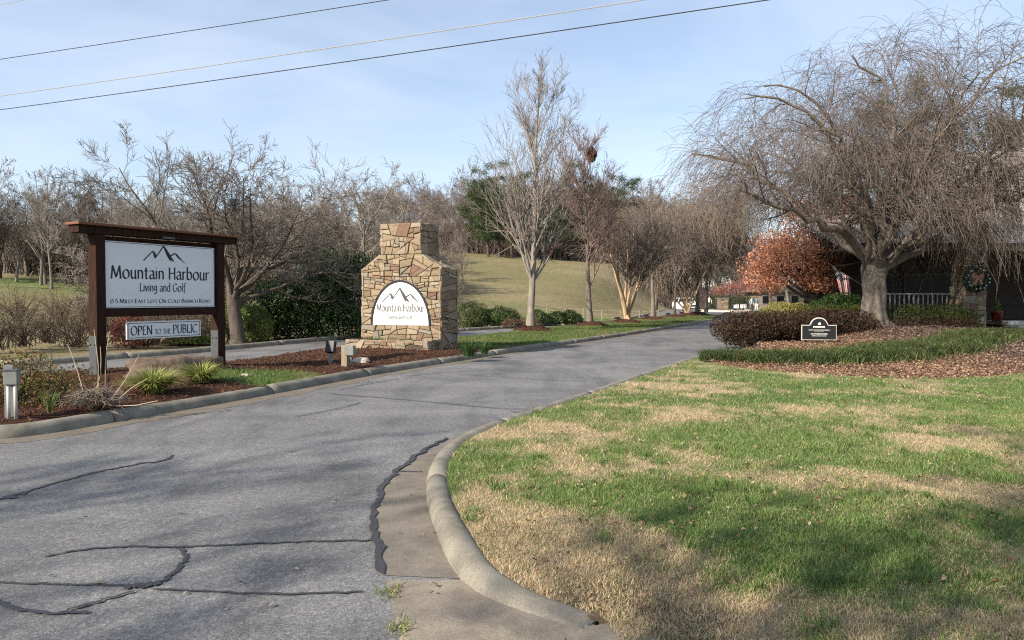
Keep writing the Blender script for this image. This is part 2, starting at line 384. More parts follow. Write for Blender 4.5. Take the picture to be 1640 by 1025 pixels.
def kerb(name, path, side, sx=1., taper_start=0., mat_=CONC, height=.14, width=.30, seg=3.05):
    """kerb laid in lengths with open joints; side=+1 means the verge lies on the left of the path"""
    prof = [(-.002, -.06), (0, .02), (.016, .072), (.05, .116), (.105, .14), (.165, .142), (.225, .130), (.27, .100), (.296, .06), (.30, -.06)]
    root = link(name, None); root['kind'] = 'structure'
    s = np.concatenate([[0], np.cumsum(np.linalg.norm(np.diff(path[:, :2], axis=0), axis=1))]); tot = s[-1]
    nseg = max(1, round(tot / seg)); rg = random.Random(int(tot * 100))
    for k in range(nseg):
        s0, s1 = tot * k / nseg + .012, tot * (k + 1) / nseg - .012; n = max(3, int((s1 - s0) / .16))
        u = np.linspace(s0, s1, n); px = np.interp(u, s, path[:, 0]); py = np.interp(u, s, path[:, 1])
        px2 = np.interp(u + .02, s, path[:, 0]); py2 = np.interp(u + .02, s, path[:, 1]); px1 = np.interp(u - .02, s, path[:, 0]); py1 = np.interp(u - .02, s, path[:, 1])
        t = nrm(np.stack([px2 - px1, py2 - py1], 1)); nn = np.stack([-t[:, 1], t[:, 0]], 1) * side
        h = np.ones(n)
        if taper_start: h = sstep(-.15, taper_start, u)
        dz_ = rg.uniform(-.006, .006); m = len(prof); V = []
        for q in range(n):
            w_ = 1 + .05 * math.sin(u[q] * 2.1)
            for ox, oz in prof:
                zz = oz * height / .142 * (h[q] if oz > 0 else 1) + (dz_ if oz > .05 else 0)
                V.append((px[q] + nn[q, 0] * ox * w_ * width / .3, py[q] + nn[q, 1] * ox * w_ * width / .3, zz + rg.uniform(-.0025, .0025)))
        F = [(a * m + b, a * m + b + 1, (a + 1) * m + b + 1, (a + 1) * m + b) for a in range(n - 1) for b in range(m - 1)]
        F += [tuple(range(m)), tuple(range(n * m - 1, (n - 1) * m - 1, -1))]
        me = bpy.data.meshes.new('kerb_length'); me.from_pydata(V, [], F)
        bm = bmesh.new(); bm.from_mesh(me); bmesh.ops.recalc_face_normals(bm, faces=bm.faces); bm.to_mesh(me); bm.free()
        me.polygons.foreach_set('use_smooth', np.ones(len(me.polygons), bool)); me.polygons[-1].use_smooth = me.polygons[-2].use_smooth = False
        link('kerb_length', me, mat_, root)
    return root
kerb('lawn_kerb', rk, -1, taper_start=1.5, height=.115, width=.205)
kerb('median_kerb', mk, 1)
kerb('median_far_kerb', mf, -1, height=.12)
kerb('verge_kerb', lk, 1, height=.15)
kerb('field_kerb', lk2, 1, height=.13)
# concrete gutter by the corner of the lawn
gut = [G(*p) for p in ((612, 922), (600, 880), (598, 835), (604, 795), (628, 766), (652, 746), (690, 722), (730, 700), (790, 679))]
inner = [tuple(p[:2]) for p in offs(rk, -.06)]
near = min(range(len(inner)), key=lambda k: (inner[k][0] - G(735, 926).x) ** 2 + (inner[k][1] - G(735, 926).y) ** 2)
far_ = min(range(len(inner)), key=lambda k: (inner[k][0] - G(810, 676).x) ** 2 + (inner[k][1] - G(810, 676).y) ** 2)
GUT = concrete('gutter_concrete', (.20, .176, .145), (.125, .11, .092), (.07, .066, .06)); GUT2 = concrete('slab_concrete', (.26, .225, .178), (.155, .133, .107), (.08, .072, .063))
sheet('gutter', [tuple(p[:2]) for p in gut] + inner[near:far_ + 1][::-1], .004, GUT)
e0 = G(618, 931); e1 = Vector((inner[near][0], inner[near][1] - .02, 0))
sheet('apron_slab', [tuple(e0[:2]), (e1.x, e1.y)] + inner[:near][::-1] + [(rk[0, 0] + .45, rk[0, 1] + .22), (2.2, 2.6), (2.2, 1.4), (-.9, 1.4), tuple(G(640, 1025)[:2]), tuple(G(628, 975)[:2])], .005, GUT2)

# silt washed up along the kerbs
def silt(name, path, w_, side, seed):
    N = len(path); t = nrm(np.gradient(path[:, :2], axis=0)); n = np.stack([t[:, 1], -t[:, 0]], 1) * side
    s = np.arange(N) * .35; o1 = w_ * (.35 + .9 * fbm(s, s * 0 + seed, seed, 4)); V = np.concatenate([np.c_[path[:, :2] - n * .03, np.full(N, .003)], np.c_[path[:, :2] + n * o1[:, None], np.full(N, .003)]]); k = np.arange(N - 1)
    o = link(name, mesh_np(name, V, np.stack([k, k + 1, k + N + 1, k + N], 1)), concrete('silt', (.175, .15, .12), (.12, .104, .085), (.075, .068, .06))); o['kind'] = 'structure'
silt('kerb_silt', mk, .42, 1, 3); silt('kerb_silt', rk[70:], .22, -1, 5); silt('kerb_silt', lk, .25, 1, 7)
# crack sealant poured over the asphalt: parts of the road
def ribbon(pix, wd, jag=.35, z=.008, seed=0):
    rg = np.random.default_rng(seed); p = smooth_poly([G(*q) for q in pix], max(14, len(pix) * 9), 2)
    t = nrm(np.gradient(p[:, :2], axis=0)); n = np.stack([-t[:, 1], t[:, 0]], 1); N = len(p)
    c = p[:, :2] + n * ((vnoise(np.arange(N) * .6, np.full(N, seed * 1.7), seed) - .5) * wd * 1.2)[:, None]
    wl = wd / 2 * (1 + jag * rg.normal(size=N)).clip(.45, 1.9); wr = wd / 2 * (1 + jag * rg.normal(size=N)).clip(.45, 1.9)
    wl[0] = wr[0] = wl[-1] = wr[-1] = wd * .1
    a = c + n * wl[:, None]; b = c - n * wr[:, None]
    V = np.concatenate([np.c_[a, np.full(N, z)], np.c_[b, np.full(N, z)]]); k = np.arange(N - 1)
    return mesh_np('crack_sealant', V, np.stack([k + N, k + N + 1, k + 1, k], 1))
cracks = [([(-20, 806), (25, 793), (80, 775), (160, 755), (235, 741), (258, 740), (278, 729)], .045), ([(10, 800), (22, 792), (42, 792)], .09),
 ([(68, 893), (130, 881), (200, 876), (290, 878), (400, 871), (500, 868), (596, 866)], .032), ([(288, 879), (301, 889), (285, 913), (250, 938), (215, 944)], .038),
 ([(-20, 934), (100, 937), (200, 939), (250, 936)], .026), ([(240, 945), (350, 950), (450, 954), (585, 949)], .026), ([(198, 944), (225, 938), (252, 940)], .065),
 ([(-20, 960), (20, 975), (60, 984), (142, 984)], .04), ([(95, 983), (150, 968), (215, 948)], .03),
 ([(718, 702), (685, 717), (655, 738), (630, 762), (604, 793), (597, 828), (603, 868), (612, 922)], .062), ([(632, 757), (655, 756), (678, 757)], .028),
 ([(527, 631), (600, 637), (700, 645), (790, 655), (856, 656)], .035), ([(820, 661), (840, 660), (858, 654)], .035), ([(468, 669), (540, 656), (580, 645)], .028),
 ([(543, 625), (600, 613), (640, 607)], .03), ([(640, 604), (740, 594), (818, 592)], .03), ([(735, 600), (850, 608), (975, 613)], .03), ([(250, 672), (310, 664), (372, 657)], .03)]
for k, (pix, wd) in enumerate(cracks): link('crack_sealant', ribbon(pix, wd * .8, .28, seed=k, z=.006 + .0006 * k), SEAL, road)

# ---- lawn
bed_front = smooth_poly([(G(*p, .1)) for p in ((1120, 577), (1150, 583), (1210, 592), (1300, 598), (1400, 605), (1500, 607), (1600, 602), (1700, 592))], 60)
lawn_poly = [tuple(p[:2]) for p in offs(rk, -.11)] + [tuple(p[:2]) for p in bed_front] + [(34, 16), (34, 1), (.3, 1.0), (rk[0, 0] - .25, rk[0, 1] - .35)]
def lawn_z(x, y): return .012 + .078 * sstep(.15, 1.5, np.hypot(np.asarray(x) - rk[0, 0], np.asarray(y) - rk[0, 1])) + .05 * (fbm(np.asarray(x) * .35, np.asarray(y) * .35, 9) - .5) + .02 * (fbm(np.asarray(x) * 3, np.asarray(y) * 3, 3) - .5)
SPOTS = [(1, 830, 850, 1.0, .55), (1, 980, 900, .95, .5), (1, 900, 960, .7, .35), (1, 860, 690, 1.0, .7), (1, 1090, 745, 1.1, .6), (1, 1040, 625, 1.6, 1.0), (1, 1250, 655, 1.3, .5), (1, 1480, 705, 1.2, .5), (1, 1560, 790, 1.2, .4), (1, 1380, 770, .9, .4), (1, 1180, 960, .5, .25), (1, 1560, 990, .6, .2), (1, 940, 650, .8, .5),
 (-1, 1000, 800, .55, .35), (-1, 1250, 850, 1.0, .4), (-1, 1150, 790, .9, .35), (-1, 790, 740, .55, .45), (-1, 1450, 900, 1.1, .35), (-1, 1400, 640, 2.4, .6), (-1, 1250, 700, .9, .3), (-1, 1080, 690, .6, .35), (-1, 1320, 930, .7, .3), (-1, 1600, 650, 1.5, .6)]
def lawn_dry(x, y):
    x = np.asarray(x, float); y = np.asarray(y, float)
    wx = x + .5 * (fbm(x * 1.3, y * 1.3, 51) - .5); wy = y + .5 * (fbm(x * 1.3, y * 1.3, 61) - .5)
    s = 1.0 * (fbm(x * .85 + 2, y * .55, 41, 5) - .5) + 1.0 * (fbm(x * 3.6, y * 2.6, 43, 4) - .5) - .10
    for sg, px, py, rx, ry in SPOTS:
        c = G(px, py, .1); s = s + sg * .34 * np.exp(-(((wx - c.x) / rx) ** 2 + ((wy - c.y) / ry) ** 2))
    return sstep(-.30, .36, s)
TAN = np.array([.53, .415, .26]); GREEN = np.array([.15, .228, .068]); SOIL = np.array([.13, .095, .06])
lx, ly, lf = grid_region(lawn_poly, .09)
dd = lawn_dry(lx, ly); f2 = fbm(lx * 5, ly * 5, 13)
lc = (GREEN * .55)[None] * (1 - dd[:, None]) + (TAN * .62)[None] * dd[:, None]; lc = lc * (.7 + .6 * f2[:, None]); se = sstep(.9, .3, np.hypot(lx - rk[0, 0] - .1, ly - rk[0, 1]) + .5 * (f2 - .5))[:, None]; lc = lc * (1 - se) + SOIL * se
me = mesh_np('lawn', np.c_[lx, ly, lawn_z(lx, ly)], lf, smooth=True, col=lc)
lawn = link('lawn', me, attrmat('lawn_ground', 70., .9, .03, .4, 40.)); lawn['kind'] = 'structure'

def blade_mesh(name, P, H, Wd, COL, lean, rng, two=True):
    n = len(P); az = rng.uniform(0, 2 * np.pi, n); side = np.stack([np.cos(az), np.sin(az), np.zeros(n)], 1) * (Wd / 2)[:, None]
    la = rng.uniform(0, 2 * np.pi, n); ld = np.stack([np.cos(la), np.sin(la), np.zeros(n)], 1) * (lean * H)[:, None]; up = np.stack([np.zeros(n), np.zeros(n), H], 1)
    if two:
        mid = P + up * .6 + ld * .35; tip = P + up * (1 - .25 * np.minimum(lean, 1.6)[:, None]) + ld
        V = np.stack([P - side, P + side, mid - side * .75, mid + side * .75, tip], 1).reshape(-1, 3); b = np.arange(n) * 5
        c = np.repeat(COL, 5, 0)
        return mesh_np(name, V, np.stack([b, b + 1, b + 3, b + 2], 1), np.stack([b + 2, b + 3, b + 4], 1), col=c)
    tip = P + up * .9 + ld
    V = np.stack([P - side, P + side, tip], 1).reshape(-1, 3); b = np.arange(n) * 3
    return mesh_np(name, V, None, np.stack([b, b + 1, b + 2], 1), col=np.repeat(COL, 3, 0))
rng = np.random.default_rng(11)
def lawn_points(n, y0, y1, k=1.5):
    out = []
    y = rng.uniform(y0, y1, n); xl = -.75 * y; xr = .75 * y; x = rng.uniform(0, 1, n) * (xr - xl) + xl
    keep = in_poly(x, y, lawn_inner); return x[keep], y[keep]
lawn_inner = [tuple(p[:2]) for p in offs(rk, -.185)] + [tuple(p[:2]) for p in bed_front] + [(34, 16), (34, 1), (1.5, 1.0), (.62, 2.9)]
for (n, y0, y1, hmul, two, wd) in ((230000, 3.0, 6.2, 1., True, .0035), (210000, 6.2, 10.5, 1.0, False, .006), (150000, 10.5, 19, 1.0, False, .010)):
    x, y = lawn_points(n, y0, y1); d_ = lawn_dry(x, y); isdry = rng.uniform(0, 1, len(x)) < d_ * .80 + .14
    H = np.where(isdry, rng.uniform(.018, .045, len(x)), rng.uniform(.02, .058, len(x))) * (.55 + .5 * fbm(x * 2, y * 2, 71) + .75 * sstep(.52, .78, fbm(x * 5.5, y * 5.5, 73, 3))); Wd = wd * rng.uniform(.6, 1.3, len(x))
    v = rng.uniform(.7, 1.35, len(x))[:, None]; tw = rng.uniform(0, 1, len(x))[:, None]
    cg = (GREEN[None] * (1 - tw * .35) + np.array([.19, .22, .06])[None] * tw * .35) * v; cdry = (TAN[None] * (1 - tw * .4) + np.array([.50, .40, .25])[None] * tw * .4) * v
    col = np.where(isdry[:, None], cdry, cg); lean = np.where(isdry, rng.uniform(.2, 1.6, len(x)), rng.uniform(.1, .9, len(x)))
    o = link('lawn_grass', blade_mesh('lawn_grass', np.c_[x, y, lawn_z(x, y) - .004], H, Wd, col, lean, rng, two), GRASS)
    tag(o, {3.0: 'short mixed green and straw grass nearest the corner kerb', 6.2: 'short green and tan grass in the middle of the lawn', 10.5: 'far stretch of patchy lawn grass before the mulch bed'}[y0], 'grass', kind='stuff')

def cards(name, P, size, COL, rng, flat=0., asp=.55, fold=.25, outward=None):
    """folded leaf shapes, two faces each"""
    n = len(P); nv = rng.normal(size=(n, 3))
    if outward is not None: nv = nv * .75 + outward
    if flat: nv = nv * (1 - flat) + np.array([0, 0, 1.]) * flat * 2
    nv = nrm(nv); u = nrm(np.cross(nv, rng.normal(size=(n, 3)))); v = np.cross(nv, u)
    s = (size * rng.uniform(.6, 1.3, n))[:, None]
    a = P - u * s * .5; b = P + u * s * .5; lft = P + v * s * asp * .5 + nv * s * fold * .4; rgt = P - v * s * asp * .5 + nv * s * fold * .4
    V = np.stack([a, rgt, b, lft], 1).reshape(-1, 3); k = np.arange(n) * 4
    return mesh_np(name, V, None, np.concatenate([np.stack([k, k + 1, k + 2], 1), np.stack([k, k + 2, k + 3], 1)]), col=np.repeat(COL, 4, 0))
def palette(rng, n, cols, var=.2):
    c = np.array(cols)[rng.integers(0, len(cols), n)]; return c * rng.uniform(1 - var, 1 + var, (n, 1))
# coarse tufts standing up in the turf
nt_ = 420; cy_ = 3.3 + 11 * rng.uniform(0, 1, nt_) ** 1.2; cx_ = rng.uniform(-.15, .74, nt_) * cy_; kt = in_poly(cx_, cy_, lawn_inner) & (lawn_dry(cx_, cy_) < .75); cx_, cy_ = cx_[kt], cy_[kt]
x = np.repeat(cx_, 34) + rng.normal(0, .035, len(cx_) * 34); y = np.repeat(cy_, 34) + rng.normal(0, .035, len(cx_) * 34); n = len(x)
o = link('lawn_tufts', blade_mesh('lawn_tufts', np.c_[x, y, lawn_z(x, y)], rng.uniform(.04, .10, n), rng.uniform(.004, .007, n), palette(rng, n, [(.09, .17, .04), (.13, .22, .055), (.07, .13, .035), (.22, .26, .09)], .25), rng.uniform(.3, 1.3, n), rng), GRASS)
tag(o, 'coarse darker green tufts standing up in the lawn', 'grass', kind='stuff')
# fallen leaves
y = 3.2 + 13.8 * rng.uniform(0, 1, 3400) ** .8; x = rng.uniform(-.2, .75, 3400) * y; kd = fbm(x * .9, y * .9, 87, 3) + rng.uniform(-.22, .22, 3400) > .48; x, y = x[kd], y[kd]; k = in_poly(x, y, lawn_inner); x, y = x[k], y[k]
o = link('fallen_leaves', cards('fallen_leaves', np.c_[x, y, lawn_z(x, y) + .024], .036, palette(rng, len(x), [(.26, .17, .10), (.34, .25, .16), (.17, .10, .06), (.36, .29, .20), (.22, .10, .07)], .25), rng, .55, .7, .6), LITTER)
tag(o, 'brown and tan fallen leaves scattered over the lawn', 'leaves', kind='stuff')
y = rng.uniform(3.6, 30, 500); x = rng.uniform(-.65, .1, 500) * y; k = in_poly(x, y, rpoly) & ~in_poly(x, y, lawn_poly)
o = link('road_litter', cards('road_litter', np.c_[x[k], y[k], np.full(k.sum(), .012)], .035, palette(rng, k.sum(), [(.20, .14, .09), (.34, .27, .18), (.08, .07, .06)], .25), rng, .8, .5, .4), LITTER)
tag(o, 'small dry leaf scraps lying on the asphalt', 'leaves', kind='stuff')
# weeds in the joint of the slab
for k_, (px, py, lab) in enumerate(((622, 952, 'small green weed tuft growing in the joint beside the apron slab'), (640, 1008, 'low weed tuft with dry straw at the bottom slab joint'))):
    c = G(px, py); n = 60; P = np.c_[rng.normal(c.x, .035, n), rng.normal(c.y, .05, n), np.full(n, .004)]
    o = link('weed_tuft', blade_mesh('weed_tuft', P, rng.uniform(.02, .06, n), np.full(n, .006), palette(rng, n, [(.12, .2, .04), (.2, .24, .07), (.42, .34, .18)]), rng.uniform(.4, 1.6, n), rng), GRASS)
    tag(o, lab, 'weed', 'weeds in the slab joint')

# ---- median between the carriageways
median_poly = [tuple(p[:2]) for p in offs(mk, .16)] + [tuple(p[:2]) for p in offs(mf, -.16)[::-1]]
MT = {'a': (850, 536, 33.0), 'b': (945, 529, 38.0), 'c': (1003, 521, 42.5), 'd': (1046, 514, 50), 'e': (1080, 510, 56), 'f': (1101, 508, 60), 'g': (1117, 506, 65), 'h': (1131, 504, 70)}
MTP = {k: (X(v[0], v[2]), v[2]) for k, v in MT.items()}
def mound(x, y):
    s = 0
    for k, (mx_, my_) in MTP.items():
        s = s + .24 * np.exp(-(np.hypot(x - mx_, y - my_) / .85) ** 4)
    return s
def mulch_mask(x, y):
    x = np.asarray(x, float); y = np.asarray(y, float); n = (fbm(x * 1.2, y * 1.2, 91) - .5) * .8
    g1 = G(440, 603, .2); g0 = G(352, 604, .2)
    grass = np.maximum(sstep(1.15, .85, np.hypot((x - g1.x) / 1.25, (y - g1.y) / .95) + n * .35), sstep(21.3, 21.9, y + n * .6))
    return np.where(mound(x, y) > .05, 1., 1 - grass)
def median_z(x, y):
    x = np.asarray(x, float); y = np.asarray(y, float); shp = x.shape; dk = np.full(x.size, 9.); xf, yf = x.ravel(), y.ravel()
    for kp in (mk, mf):
        for q in kp[::2]: np.minimum(dk, np.hypot(xf - q[0], yf - q[1]), out=dk)
    return -.06 * sstep(.52, .26, dk).reshape(shp) + .135 + .08 * (fbm(x * .5, y * .5, 19) - .25) + mound(x, y) + .16 * np.exp(-(((x + 6.3) / 2.2) ** 2 + ((y - 13.7) / 1.6) ** 2)) + .1 * np.exp(-(((x + 3.5) / 2.) ** 2 + ((y - 19.5) / 1.3) ** 2))
qx, qy, qf = grid_region(median_poly, .14)
mm = mulch_mask(qx, qy)[:, None]; dry2 = fbm(qx * .8, qy * .5, 15)[:, None]
gc = np.array([.085, .14, .035]) * (1 - sstep(.5, .75, dry2)) + np.array([.22, .19, .09]) * sstep(.5, .75, dry2)
mc = np.array([.075, .038, .026]) * (.6 + .8 * fbm(qx * 6, qy * 6, 25))[:, None]
me = mesh_np('median', np.c_[qx, qy, median_z(qx, qy)], qf, smooth=True, col=gc * (1 - mm) + mc * mm)
link('median', me, attrmat('median_ground', 45., 1., .04, .45, 30.))['kind'] = 'structure'
def scatter(poly, n, ylim):
    P = np.array(poly); x = rng.uniform(P[:, 0].min(), P[:, 0].max(), n); yy = rng.uniform(max(ylim[0], P[:, 1].min()), min(ylim[1], P[:, 1].max()), n)
    k = in_poly(x, yy, poly) & (np.abs(x) < .78 * yy); return x[k], yy[k]
x, y = scatter(median_poly, 260000, (8, 24)); m_ = mulch_mask(x, y) > .5
xm, ym = x[m_][:50000], y[m_][:50000]; xg, yg = x[~m_][:40000], y[~m_][:40000]
o = link('mulch', cards('mulch', np.c_[xm, ym, median_z(xm, ym) + rng.uniform(0, .025, len(xm))], .05, palette(rng, len(xm), [(.085, .038, .024), (.12, .06, .038), (.05, .026, .018), (.16, .095, .06)], .3), rng, .45, .35, .2), LITTER)
tag(o, 'dark reddish brown bark mulch on the median around signs', 'mulch', kind='stuff')
x2, y2 = scatter(median_poly, 400000, (21, 70)); m2 = mulch_mask(x2, y2) > .5
xg = np.concatenate([xg, x2[~m2][:50000]]); yg = np.concatenate([yg, y2[~m2][:50000]])
n = len(xg); o = link('median_grass', blade_mesh('median_grass', np.c_[xg, yg, median_z(xg, yg)], rng.uniform(.04, .09, n), rng.uniform(.006, .014, n) * (1 + yg / 40), palette(rng, n, [(.07, .12, .03), (.10, .145, .04), (.085, .125, .035), (.20, .175, .085)], .25), rng.uniform(.1, .8, n), rng, False), GRASS)
tag(o, 'short green grass growing on the median strip', 'grass', kind='stuff')
x3, y3 = x2[m2][:9000], y2[m2][:9000]
o = link('mound_mulch', cards('mound_mulch', np.c_[x3, y3, median_z(x3, y3) + .01], .08, palette(rng, len(x3), [(.085, .042, .028), (.13, .07, .045), (.055, .03, .02)], .3), rng, .45, .4, .2), LITTER)
tag(o, 'brown mulch heaped round the median tree trunks', 'mulch', kind='stuff')

# ---- planting bed in front of the house
bed_poly = [tuple(p[:2]) for p in bed_front] + [(34, 15.5), (34, 31.2), (13.5, 31.2), (11.5, 30.6), (9.6, 27), (8.0, 24), (6.9, 20.8)]
TR = Vector((X(1400, 27.0), 27.0, 0))
def bed_z(x, y):
    x = np.asarray(x, float); y = np.asarray(y, float)
    e = sstep(16.0, 20.5, y)
    return .07 + .16 * e + .05 * (fbm(x * .6, y * .6, 29) - .5) + .28 * np.exp(-(np.hypot(x - TR.x, y - TR.y) / 2.6) ** 2) + .22 * sstep(11, 16, x) * sstep(15.5, 18, y)
bx, by, bf = grid_region(bed_poly, .16)
o1 = sstep(13.5, 9.5, bx)[:, None]; v = (.6 + .8 * fbm(bx * 5, by * 5, 35))[:, None]
bc = (np.array([.19, .115, .075]) * o1 + np.array([.11, .07, .052]) * (1 - o1)) * v
me = mesh_np('mulch_bed', np.c_[bx, by, bed_z(bx, by)], bf, smooth=True, col=bc)
link('mulch_bed', me, attrmat('bed_ground', 40., 1., .04, .4, 25.))['kind'] = 'structure'
x, y = scatter(bed_poly, 90000, (14, 27)); o1 = rng.uniform(0, 1, len(x)) < sstep(13.5, 9.5, x)
ca = palette(rng, len(x), [(.14, .098, .076), (.20, .15, .12), (.09, .062, .05), (.27, .215, .175), (.155, .105, .085)], .25); cb = palette(rng, len(x), [(.25, .155, .10), (.19, .115, .075), (.31, .215, .15)], .2)
kk = rng.permutation(len(x))[:42000]
o = link('leaf_litter', cards('leaf_litter', np.c_[x, y, bed_z(x, y) + rng.uniform(0, .05, len(x))][kk], .066, np.where(o1[:, None], cb, ca)[kk], rng, .5, .55, .5), LITTER)
tag(o, 'russet pine straw and brown leaf litter on the front bed', 'leaf litter', kind='stuff')
# dark green border grass along the bed
bord = smooth_poly([G(1128, 573, .15), G(1180, 575, .15), G(1260, 576, .15), G(1340, 573, .2), G(1420, 566, .25), G(1500, 556, .3), G(1560, 547, .35), G(1610, 540, .4)], 200)
n = 46000; i = rng.integers(0, 199, n); n0 = nrm(np.gradient(bord[:, :2], axis=0)); nn = np.stack([-n0[:, 1], n0[:, 0]], 1)
wv = np.interp(np.arange(200), [0, 40, 120, 199], [.8, 1.5, 1.6, 1.4])[i] * (.55 + .8 * fbm(i * .07, i * 0., 3))
cl = rng.integers(0, 9000, n); cr_ = np.random.default_rng(5)
P2 = bord[i, :2] + nn[i] * ((.12 + rng.normal(0, .34, n)) * wv)[:, None] + rng.normal(0, .03, (n, 2))
H = rng.uniform(.08, .34, n) * (.6 + .8 * fbm(P2[:, 0] * 2.2, P2[:, 1] * 2.2, 8)); P = np.c_[P2, bed_z(P2[:, 0], P2[:, 1])]
o = link('border_grass', blade_mesh('border_grass', P, H, rng.uniform(.012, .022, n), palette(rng, n, [(.035, .066, .020), (.055, .098, .026), (.025, .048, .015), (.11, .14, .045), (.16, .15, .07)], .3), rng.uniform(.3, 1.7, n), rng), GRASS)
tag(o, 'dark green liriope edging curving along the front bed', 'border grass', kind='stuff')
# ================================================================== LETTERING drawn with a broad nib
def arc(cx, cy, rx, ry, a0, a1, n=12): return [(cx + rx * math.cos(R_(a0 + (a1 - a0) * k / n)), cy + ry * math.sin(R_(a0 + (a1 - a0) * k / n))) for k in range(n + 1)]
def el(cx, cy, rx, ry): return arc(cx, cy, rx, ry, 90, 450, 18)
GL = {
 'M': ([[(.03, 0), (.11, .72)], [(.11, .72), (.36, .06)], [(.36, .06), (.60, .72)], [(.60, .72), (.67, 0)], [(-.02, 0), (.08, 0)], [(.61, 0), (.73, 0)]], .76),
 'H': ([[(.08, .72), (.08, 0)], [(.50, .72), (.50, 0)], [(.08, .38), (.50, .38)]], .58),
 'L': ([[(.08, .72), (.08, 0)], [(.08, .02), (.40, .02), (.40, .09)]], .45),
 'G': ([arc(.36, .36, .31, .36, 50, 320, 16) + [(.60, .12), (.60, .33)], [(.46, .33), (.66, .33)]], .68),
 'O': ([el(.36, .36, .33, .36)], .74), '0': ([el(.24, .34, .2, .34)], .5), 'C': ([arc(.36, .36, .32, .36, 48, 312, 16)], .62),
 'D': ([[(.08, .72), (.08, 0)], [(.08, .71)] + arc(.26, .36, .34, .35, 90, -90, 12) + [(.08, .01)]], .66),
 'P': ([[(.08, .72), (.08, 0)], [(.08, .71)] + arc(.26, .53, .17, .18, 90, -90, 8) + [(.08, .35)], [(.02, 0), (.15, 0)]], .50),
 'B': ([[(.08, .72), (.08, 0)], [(.08, .71)] + arc(.25, .55, .15, .16, 90, -90, 8) + [(.08, .39)], [(.08, .39)] + arc(.27, .20, .18, .19, 90, -90, 8) + [(.08, .01)]], .52),
 'R': ([[(.08, .72), (.08, 0)], [(.08, .71)] + arc(.25, .54, .16, .17, 90, -90, 8) + [(.08, .37)], [(.24, .37), (.48, 0)]], .52),
 'E': ([[(.08, .72), (.08, 0)], [(.08, .71), (.38, .71)], [(.08, .38), (.34, .38)], [(.08, .01), (.40, .01)]], .46),
 'F': ([[(.08, .72), (.08, 0)], [(.08, .71), (.38, .71)], [(.08, .38), (.33, .38)]], .42),
 'N': ([[(.08, 0), (.08, .72)], [(.08, .72), (.54, 0)], [(.54, 0), (.54, .72)], [(.02, .72), (.10, .72)], [(.48, .72), (.60, .72)]], .64),
 'T': ([[(.27, .72), (.27, 0)], [(.02, .70), (.52, .70)], [(.20, 0), (.34, 0)]], .54), 'I': ([[(.1, .72), (.1, 0)], [(.04, .72), (.16, .72)], [(.04, 0), (.16, 0)]], .21),
 'U': ([[(.08, .72), (.08, .22)] + arc(.29, .22, .21, .22, 180, 360, 10) + [(.50, .72)], [(.02, .72), (.14, .72)], [(.44, .72), (.56, .72)]], .60),
 'S': ([arc(.22, .54, .16, .17, 40, 270, 10) + arc(.22, .19, .18, .18, 90, -140, 10)], .46), 'A': ([[(.0, 0), (.28, .72)], [(.28, .72), (.56, 0)], [(.12, .26), (.45, .26)]], .57),
 '5': ([[(.38, .68), (.14, .68), (.10, .40)] + arc(.21, .22, .19, .2, 120, -130, 10)], .46), '.': ([[(.06, .03), (.10, .05)]], .18), ' ': ([], .26),
 'o': ([el(.26, .25, .215, .26)], .53), 'u': ([[(.08, .5), (.08, .16)] + arc(.22, .15, .14, .15, 180, 320, 8) + [(.37, .16)], [(.38, .5), (.38, 0)], [(.38, .05), (.44, 0)]], .48),
 'n': ([[(.08, .5), (.08, 0)], [(.08, .34)] + arc(.23, .33, .15, .17, 150, 0, 8) + [(.38, 0)], [(.03, .48), (.09, .51)]], .48),
 't': ([[(.14, .66), (.14, .12)] + arc(.23, .1, .09, .1, 180, 300, 6), [(.02, .47), (.29, .47)]], .33),
 'a': ([[(.08, .43)] + arc(.21, .36, .14, .14, 120, 0, 8) + [(.35, .08), (.42, .0)], [(.35, .29), (.20, .27)] + arc(.18, .13, .11, .13, 90, 290, 8) + [(.35, .12)]], .45),
 'i': ([[(.08, .5), (.08, 0)], [(.06, .65), (.11, .69)]], .19), 'r': ([[(.08, .5), (.08, 0)], [(.08, .32), (.15, .45), (.22, .49), (.31, .47)]], .33),
 'b': ([[(.08, .80), (.08, 0)], [(.08, .34)] + arc(.24, .25, .2, .25, 130, -130, 12) + [(.08, .06)]], .51), 'v': ([[(.01, .5), (.18, 0)], [(.18, 0), (.36, .5)]], .38),
 'g': ([el(.21, .30, .16, .2), [(.36, .5), (.38, .0)] + arc(.22, -.04, .16, .18, 0, -150, 8)], .45), 'd': ([[(.40, .80), (.40, 0)], arc(.24, .25, .2, .25, 40, 320, 14)], .49),
 'l': ([[(.08, .80), (.08, 0)]], .18), 'f': ([[(.36, .76), (.28, .80), (.18, .74), (.15, .60), (.15, -.14)], [(.04, .47), (.30, .47)]], .30)}
